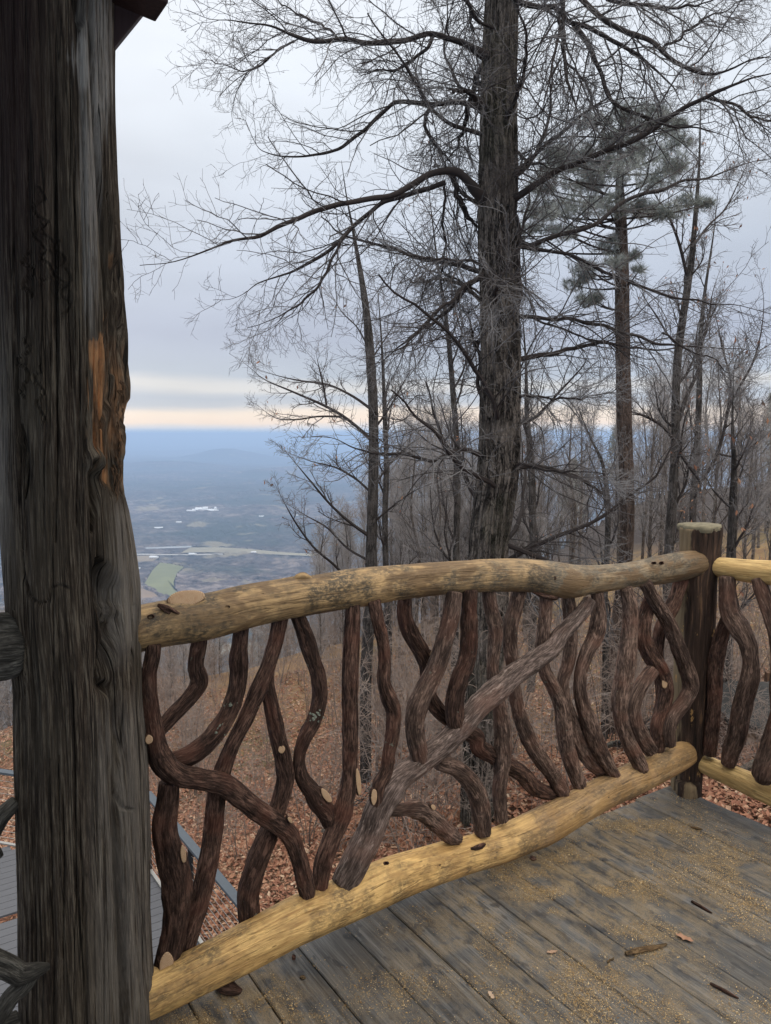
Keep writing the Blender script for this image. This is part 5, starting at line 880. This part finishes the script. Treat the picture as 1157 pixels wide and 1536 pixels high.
tuft = np.array(tuft); nT = len(tuft); k_ = 34; ax0 = gp.normal(size=(nT, 3)) * .6 + [0, 0, .8]; ax0 /= np.linalg.norm(ax0, axis=1)[:, None]
D = ax0[:, None, :] + gp.normal(size=(nT, k_, 3)) * .62; D /= np.linalg.norm(D, axis=2)[..., None]; Ln = gp.uniform(.09, .19, (nT, k_))[..., None]; S_ = np.cross(D, gp.normal(size=(nT, k_, 3))); S_ /= np.linalg.norm(S_, axis=2)[..., None]; o = tuft[:, None, :] + ax0[:, None, :] * gp.uniform(-.05, .05, (nT, k_))[..., None]
V = np.stack([o - S_ * .0028, o + S_ * .0028, o + D * Ln], 2).reshape(-1, 3); mk('needles', V, [np.arange(len(V)).reshape(-1, 3)], NEEDLE, pine, False, {'rnd': np.repeat(gp.random(nT), k_ * 3)})
# ------------------------------------------------------------------ background woods: prototypes and copies
def copy_tree(root, loc, rz, sc, label=None):
    r = root.copy(); COL.objects.link(r); r.location = tuple(loc); r.rotation_euler = (0, 0, rz); r.scale = sc
    if label: r['label'] = label
    for ch in root.children: c = ch.copy(); COL.objects.link(c); c.parent = r
    return r
def proto_tree(seed, h, r, nb, spread, crown0, mats, k=(7, 5, 3), name='woodland_tree', label='', group='', cat='tree', Ls=None, rm=.006):
    g = np.random.default_rng(seed); n = 40; z = np.linspace(0, h, n); w = np.stack([vnoise(np.stack([z * .35, z * 0 + seed * 3.1, z * 0 + c_], 1), 3) for c_ in range(2)], 1) * h * .025 * (z / h)[:, None]
    PT = np.c_[w, z, r * (1 - .86 * (z / h) ** 1.2)]; root = thing(name, (0, 0, 0), label, cat, group); trunk_mesh(PT, 10, seed, .05, .25, 'trunk', mats[0], root)
    P0, R0 = grow(PT[None, :, :3], PT[None, :, 3], nb, (spread * .6, spread), (35, 60), 14, .09, .35, crown0, 1, .45, rm, .3, g); Ls = Ls or ((spread * .25, spread * .55), (spread * .1, spread * .28), (spread * .05, spread * .12))
    P1, R1 = grow(P0, R0, k[0], Ls[0], (28, 52), 7, .13, .2, .15, 1, .55, rm * .75, .5, g); P2, R2 = grow(P1, R1, k[1], Ls[1], (28, 60), 5, .16, .1, .1, 1, .65, rm * .62, .6, g); ps = [batch(P0, R0, 4), batch(P1, R1, 3), batch(P2, R2, 3)]
    if k[2]: P3, R3 = grow(P2, R2, k[2], Ls[2], (30, 65), 3, .2, 0, .1, 1, .7, rm * .55, .7, g); ps.append(batch(P3, R3, 3))
    v, f, a = joinm(ps); mk('branches', v, f, mats[1], root, False, a); return root
WG = 'bare trees of the woods on the right-hand slope'; WL = 'bare grey tree in the dense woods behind the oak and the pine'
LG = 'low bare trees on the slope under the valley view'; LLb = 'small bare tree on the falling slope seen through the left railing'
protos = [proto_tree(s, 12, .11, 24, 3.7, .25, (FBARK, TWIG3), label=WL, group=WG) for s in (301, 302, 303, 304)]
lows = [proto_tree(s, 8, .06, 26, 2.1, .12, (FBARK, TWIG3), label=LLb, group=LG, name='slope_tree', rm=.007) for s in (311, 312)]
gw = np.random.default_rng(88)
def ytop(px): return np.interp(px, [150, 400, 460, 520, 600, 700, 790, 850, 930, 1000, 1157, 1300], [905, 890, 800, 760, 640, 600, 640, 640, 600, 545, 560, 500])
used = {}
def place(pr, px, Y, top, label=None, jit=0):
    x = (px - 578.5) / F * Y; z = float(hill(np.array([x]), np.array([Y]))[0]); h = 768 - top; p_top = at(px, top, Y)[2]; hh = p_top - z; base = 12 if pr in protos else (8 if pr in lows else 2.6)
    if hh < 1: return
    s = hh / base; ws = np.clip(s, .5, 1.6) * gw.uniform(.85, 1.15); rz = gw.uniform(0, 6.28)
    if pr.name not in used: used[pr.name] = 1; pr.location = (x, Y, z - .1); pr.rotation_euler = (0, 0, rz); pr.scale = (ws, ws, s); return pr
    return copy_tree(pr, (x, Y, z - .1), rz, (ws, ws, s), label)
for q in range(140):
    Y = 22 + 88 * gw.random() ** .95; px = gw.uniform(700, 1330) if q < 118 else gw.uniform(590, 760)
    if px < 820 and Y > 50: Y = gw.uniform(26, 50)
    place(protos[q % 4], px, Y, ytop(px) + gw.uniform(-30, 110) * (1 if px > 760 else .8) + (20 if px < 760 else 0))
for q in range(84):
    px = gw.uniform(-60, 700); Y = gw.uniform(26, 52); place(lows[q % 2], px, Y, ytop(px) + gw.uniform(5, 60))
# evergreens at the right edge and mid distance
def evergreen(px, Y, top, wpx, seed, label):
    g = np.random.default_rng(seed); x = (px - 578.5) / F * Y; z = float(hill(np.array([x]), np.array([Y]))[0]); zt = at(px, top, Y)[2]; h = zt - z; root = thing('evergreen_tree', (x, Y, z), label, 'tree', 'far evergreens in the woods'); PT = np.c_[np.full(12, x), np.full(12, Y), np.linspace(z, zt, 12), np.linspace(.12, .02, 12)]; trunk_mesh(PT, 10, seed, .05, .1, 'trunk', GBARK, root)
    n = 420; t = g.random(n) ** .8; R_ = wpx / F * Y * (1 - t * .8) * (.7 + .5 * g.random(n)); a = g.random(n) * 6.283; C = np.stack([x + R_ * np.cos(a) * g.random(n) ** .4, Y + R_ * np.sin(a) * g.random(n) ** .4, zt - (1 - t) * h * .55], 1); D = g.normal(size=(n, 12, 3)); D /= np.linalg.norm(D, axis=2)[..., None]; S_ = np.cross(D, g.normal(size=(n, 12, 3))); S_ /= np.linalg.norm(S_, axis=2)[..., None]; V = np.stack([C[:, None] - S_ * .02 + 0 * D, C[:, None] + S_ * .02, C[:, None] + D * .32], 2).reshape(-1, 3)
    mk('crown', V, [np.arange(len(V)).reshape(-1, 3)], NEEDLE, root, False, {'rnd': np.repeat(g.random(n), 36)})
evergreen(1155, 50, 590, 22, 5, 'dark evergreen at the right edge of the woods'); evergreen(925, 75, 640, 26, 6, 'blurred evergreen behind the pine trunk'); evergreen(860, 60, 690, 20, 7, 'small evergreen between the oak and the pine')
# understory brush
BG = 'thin saplings on the leafy slope'; 
def proto_brush(seed, h, ns_, mats, label):
    g = np.random.default_rng(seed); root = thing('brush_sapling', (0, 0, 0), label, 'sapling', BG); P = []
    base = g.normal(size=(ns_, 2)) * .05; n = 12; pts = np.zeros((ns_, n, 3)); pts[:, 0, :2] = base; d = np.c_[g.normal(size=(ns_, 2)) * .14, np.ones(ns_)]
    hs = g.uniform(.6, 1, ns_) * h
    for s in range(1, n): d = d + g.normal(size=(ns_, 3)) * .07 * [1, 1, .2]; d /= np.linalg.norm(d, axis=1)[:, None]; pts[:, s] = pts[:, s - 1] + d * (hs / (n - 1))[:, None]
    R0 = (g.uniform(.006, .013, ns_)[:, None]) * (1 - .75 * np.linspace(0, 1, n))[None]; mk('stems', *(lambda t: (t[0], t[1]))(batch(pts, R0, 5)), BRUSH, root, False, {'thin': np.repeat(R0.ravel(), 5)})
    P1, R1 = grow(pts, R0, 14, (.4, 1.25), (38, 85), 6, .15, .15, .2, 1, .6, .0035, .5, g); P2, R2 = grow(P1, R1, 5, (.12, .4), (30, 60), 4, .2, 0, .15, 1, .7, .003, .6, g); v, f, a = joinm([batch(P1, R1, 3), batch(P2, R2, 3)]); mk('twigs', v, f, mats, root, False, a); return root
BLb = 'thin grey many-stemmed sapling on the leaf-covered slope below the deck'
brp = [proto_brush(s, 2.6, n_, BRUSH, BLb) for s, n_ in ((401, 3), (402, 4), (403, 2), (404, 5), (405, 3))]
for q in range(290):
    Y = 8.5 + 27 * gw.random() ** (1.2 if q < 150 else .5); px = gw.uniform(215, 1250 if q < 150 else 760) if q < 250 else gw.uniform(-60, 330)
    x = (px - 578.5) / F * Y; z = float(hill(np.array([x]), np.array([Y]))[0]); ybase = 768 + F * math.tan(math.atan((H - z) / Y) - PITCH)
    if Y < 11.5 and px < 420: continue
    top = max(ybase - gw.uniform(1.3, 3.4) / Y * F, (890 if px < 420 else 780) + gw.uniform(0, 60)); place(brp[q % 5], px, Y, top)
for q in range(46): place(brp[q % 5], gw.uniform(560, 1240), gw.uniform(9.5, 17), gw.uniform(800, 930))
for (px, Y, top) in ((1118, 8.2, 985), (1150, 8.4, 1000), (1175, 8.6, 990), (1135, 8.0, 1030), (1100, 8.6, 1000), (1160, 8.0, 1040)): place(brp[(px // 5) % 5], px, Y, top)
# fallen stems and red-brown bushes near the oak foot
gq = np.random.default_rng(12)
for q, (px, Y, L_, az_, lab) in enumerate(((1120, 8.2, 2.5, .3, 'pale tangled fallen branch under the right-hand railing'), (480, 12, 3.0, 1.2, 'dark fallen limb on leaves left of the slender tree'), (880, 11, 2.6, -.4, 'fallen branch on the slope between the oak and the pine'), (1010, 9, 2.0, .8, 'fallen branch on the slope behind the corner post'))):
    x = (px - 578.5) / F * Y; n = 12; s_ = np.linspace(0, L_, n); xs = x + s_ * math.cos(az_); ys = Y + s_ * math.sin(az_); zz = hill(xs, ys) + .08 + .06 * np.sin(s_ * 3); PRr = np.c_[xs, ys, zz, np.linspace(.04, .015, n)]; P0 = PRr[None, :, :3]; R0 = PRr[None, :, 3]; root = thing('fallen_branch', PRr[0, :3], lab, 'branch', 'fallen branches on the slope')
    v, f, g = tube(PRr, 8, woody(q)); mk('limb', v, f, GREYW, root, True, {'gr': g}); P1, R1 = grow(P0, R0, 16, (.4, 1.0), (30, 60), 6, .2, .25, .1, 1, .5, .005, .5, gq); P2, R2 = grow(P1, R1, 5, (.15, .4), (30, 60), 4, .2, 0, .1, 1, .6, .004, .6, gq); v, f, a = joinm([batch(P1, R1, 4), batch(P2, R2, 3)]); mk('twigs', v, f, TWIG2, root, False, a)
def bush(px, Y, s, seed, lab):
    x = (px - 578.5) / F * Y; z = float(hill(np.array([x]), np.array([Y]))[0]); g = np.random.default_rng(seed); n = 9; d = np.c_[g.normal(size=(n, 2)) * .6, np.ones(n)]; d /= np.linalg.norm(d, axis=1)[:, None]; pts = np.array([x, Y, z])[None, None] + d[:, None] * (np.linspace(0, 1, 8) * s)[None, :, None]; pts = pts + g.normal(size=pts.shape) * .02; R0 = np.full((n, 8), .006); P1, R1 = grow(pts, R0, 7, (.15 * s, .45 * s), (30, 60), 5, .2, .1, .2, 1, .6, .003, .6, g)
    root = thing('leafy_bush', (x, Y, z), lab, 'bush', 'withered bushes at the foot of the slope trees'); v, f, a = joinm([batch(pts, R0, 4), batch(P1, R1, 3)]); mk('stems', v, f, BRUSH, root, False, a); m = P1.reshape(-1, 3); mk_leaves(np.concatenate([m[g.integers(0, len(m), 420)]]), g, root, (.018, .04))
for q, (px, Y, s, lab) in enumerate(((612, 9.6, .8, 'withered red-leaved bush left of the oak foot'), (580, 10.4, .7, 'withered bush under the diagonal branch of the railing'), (655, 9.0, .7, 'withered bush against the left side of the oak foot'), (790, 10.2, .8, 'withered reddish bush right of the oak foot'), (505, 10.8, .6, 'small withered bush left of the slender tree foot'), (1050, 12, 1.5, 'orange-leaved bush behind the corner post'), (1108, 13, 1.4, 'brown-leaved bush behind the right railing section'))): bush(px, Y, s, 70 + q, lab)
# ------------------------------------------------------------------ woodshed
YS = 9.4; cs = at(1132, 1098, YS); zg = cs[2] - .28; shed = thing('wood_shed', (cs[0], YS, zg), 'small low shed roof over stacked split firewood, seen behind the right railing', 'shed')
rx = np.array([1., 0, 0]); ry = np.array([0, 1., 0]); c = np.array([cs[0] + .35, YS, zg])
v, f = beam(c + [-.85, -.55, .62], c + [-.85, .45, 1.05], 1.9, .07, np.array([0, 0, 1.])); V = v + [.85, 0, 0]; 
gshed = 26; GX, GY = np.meshgrid(np.linspace(-.92, .92, gshed), np.linspace(-.62, .25, gshed)); GZ = .60 + (GY + .62) * .30 + .07 * fbm(np.stack([GX * 7, GY * 7, 0 * GX], -1).reshape(-1, 3), 3).reshape(GX.shape); Vt = np.stack([c[0] + GX, c[1] + GY, c[2] + GZ], -1).reshape(-1, 3); Vb = Vt - [0, 0, .07]; n_ = gshed * gshed; i = np.arange(gshed - 1)[:, None] * gshed; j = np.arange(gshed - 1)[None, :]; Q = np.stack([i + j, i + j + 1, i + gshed + j + 1, i + gshed + j], -1).reshape(-1, 4); e1_ = np.arange(gshed - 1); Qe = np.stack([e1_ + n_, e1_ + 1 + n_, e1_ + 1, e1_], 1)
mk('roof', np.vstack([Vt, Vb]), [np.concatenate([Q, Q[:, ::-1] + n_, Qe])], MOSSY, shed, True)
for x in (-.85, 0, .85):
    for y, hh in ((-.5, .58), (.4, .93)): v, f = beam(c + [x, y, -.5], c + [x, y, hh], .08, .08, np.array([0, 1., 0])); mk('post', v, [f], SHEDW, shed, False)
glog = np.random.default_rng(31)
for r_ in range(3):
    for q in range(10):
        x = -.78 + q * .165 + glog.normal() * .01; z = .08 + r_ * .15; rad = glog.uniform(.05, .075)
        if abs(x) < .06: continue
        p0 = c + [x, -.45 + glog.uniform(-.03, .03), z]; PRr = np.array([[*(p0 + [0, .7 * t, 0]), rad] for t in (0, .5, 1)]); v, f, g = tube(PRr, 9, woody(int(r_ * 10 + q), .2, .3), (False, False)); w = thing('firewood_log', p0, 'split firewood log with pale end, %s row, %s from the left in the shed' % (['bottom', 'middle', 'top'][r_], ['first', 'second', 'third', 'fourth', 'fifth', 'sixth', 'seventh', 'eighth', 'ninth', 'tenth'][q]), 'firewood', 'firewood stacked in the shed')
        nf = len(f[0]); mi = [1] * nf + [0] * len(f[1]); mk('log', v, f, [CUT, LAUREL], w, False, {'gr': g}, mi)
# ------------------------------------------------------------------ air
ZB, ZT = -345.0, 26.0; XH = 64000
V, Fq = boxv(np.array([0, XH - 2000., (ZB + ZT) / 2]), np.array([XH, 0, 0.]), np.array([0, XH, 0.]), np.array([0, 0, (ZT - ZB) / 2]))
hm = bpy.data.materials.new('haze_air'); hm.use_nodes = True; nt_ = hm.node_tree; nt_.nodes.clear(); o_ = nt_.nodes.new('ShaderNodeOutputMaterial'); pv = nt_.nodes.new('ShaderNodeVolumePrincipled'); pv.inputs['Color'].default_value = (.50, .69, 1.0, 1); pv.inputs['Density'].default_value = 2.1e-4; nt_.links.new(pv.outputs[0], o_.inputs['Volume'])
hz = mk('haze', V, [Fq], hm, None, False); tag(hz, kind='stuff')
# ------------------------------------------------------------------ sky, light
W = bpy.data.worlds.new('World'); S.world = W; W.use_nodes = True; t = W.node_tree; t.nodes.clear()
def wn(k, **a):
    x = t.nodes.new(k)
    for b_, c_ in a.items(): setattr(x, b_, c_)
    return x
SUN_EL, SUN_AZ = R(24), R(-20)
sky = wn('ShaderNodeTexSky', sky_type='NISHITA', sun_disc=False, sun_elevation=SUN_EL, sun_rotation=SUN_AZ); sky.altitude = 400
tc = wn('ShaderNodeTexCoord'); sp_ = wn('ShaderNodeSeparateXYZ'); t.links.new(tc.outputs['Generated'], sp_.inputs[0])
mpn = wn('ShaderNodeMapping'); t.links.new(tc.outputs['Generated'], mpn.inputs[0]); mpn.inputs['Scale'].default_value = (1.3, 1.3, 16); n1 = wn('ShaderNodeTexNoise'); t.links.new(mpn.outputs[0], n1.inputs[0]); n1.inputs['Scale'].default_value = 1.6; n1.inputs['Detail'].default_value = 5
m1 = wn('ShaderNodeMath', operation='MULTIPLY_ADD'); t.links.new(n1.outputs[0], m1.inputs[0]); m1.inputs[1].default_value = .04; 
sb = wn('ShaderNodeMath', operation='SUBTRACT'); t.links.new(sp_.outputs[2], sb.inputs[0]); sb.inputs[1].default_value = .020; t.links.new(sb.outputs[0], m1.inputs[2])
rp = wn('ShaderNodeValToRGB'); e = rp.color_ramp.elements; stops = [(0, (.50, .60, .72)), (.003, (.74, .74, .74)), (.012, (1.0, .80, .62)), (.030, (.92, .79, .66)), (.038, (.54, .57, .62)), (.048, (.46, .51, .59)), (.060, (.68, .67, .66)), (.074, (.45, .50, .58)), (.12, (.40, .44, .54)), (.22, (.50, .55, .64)), (.36, (.68, .73, .80)), (.50, (.78, .82, .88)), (.62, (1.5, 1.47, 1.42)), (1, (2.5, 2.42, 2.3))]
while len(e) < len(stops): e.new(.5)
for q, (p_, c_) in enumerate(stops): e[q].position = p_; e[q].color = (*c_, 1)
# keep the near-horizon bands straight, distort the ones above
t.links.new(m1.outputs[0], rp.inputs[0])
n2 = wn('ShaderNodeTexNoise'); mp2 = wn('ShaderNodeMapping'); t.links.new(tc.outputs['Generated'], mp2.inputs[0]); mp2.inputs['Scale'].default_value = (1, 1, 3); t.links.new(mp2.outputs[0], n2.inputs[0]); n2.inputs['Scale'].default_value = 2.2; n2.inputs['Detail'].default_value = 4
mr = wn('ShaderNodeMapRange'); t.links.new(n2.outputs[0], mr.inputs[0]); mr.inputs[1].default_value = .3; mr.inputs[2].default_value = .7; mr.inputs[3].default_value = .86; mr.inputs[4].default_value = 1.10
vm = wn('ShaderNodeVectorMath', operation='SCALE'); t.links.new(rp.outputs[0], vm.inputs[0]); t.links.new(mr.outputs[0], vm.inputs['Scale'])
b1 = wn('ShaderNodeBackground'); t.links.new(sky.outputs[0], b1.inputs[0]); b1.inputs[1].default_value = .06
b2 = wn('ShaderNodeBackground'); t.links.new(vm.outputs[0], b2.inputs[0]); b2.inputs[1].default_value = .76
mx = wn('ShaderNodeMixShader'); mx.inputs[0].default_value = .96; t.links.new(b1.outputs[0], mx.inputs[1]); t.links.new(b2.outputs[0], mx.inputs[2]); wo = wn('ShaderNodeOutputWorld'); t.links.new(mx.outputs[0], wo.inputs[0])
sl = bpy.data.lights.new('sun', 'SUN'); sl.energy = .8; sl.angle = R(25); sl.color = (1, .95, .88); so = bpy.data.objects.new('sun', sl); COL.objects.link(so); so.rotation_euler = (R(48), 0, R(35))
cam = bpy.data.cameras.new('camera'); co = bpy.data.objects.new('camera', cam); COL.objects.link(co); co.location = tuple(CAM); co.rotation_euler = (R(90) - PITCH, 0, 0); cam.sensor_fit = 'VERTICAL'; cam.sensor_height = 24; cam.lens = 24 * F / 1536; cam.clip_start = .05; cam.clip_end = 200000
S.camera = co
S.view_settings.view_transform = 'Standard'; S.view_settings.look = 'None'; S.view_settings.exposure = .68; S.view_settings.gamma = 1
S.cycles.volume_bounces = 0
print('objects', len(bpy.data.objects), 'verts', sum(len(m.vertices) for m in bpy.data.meshes))
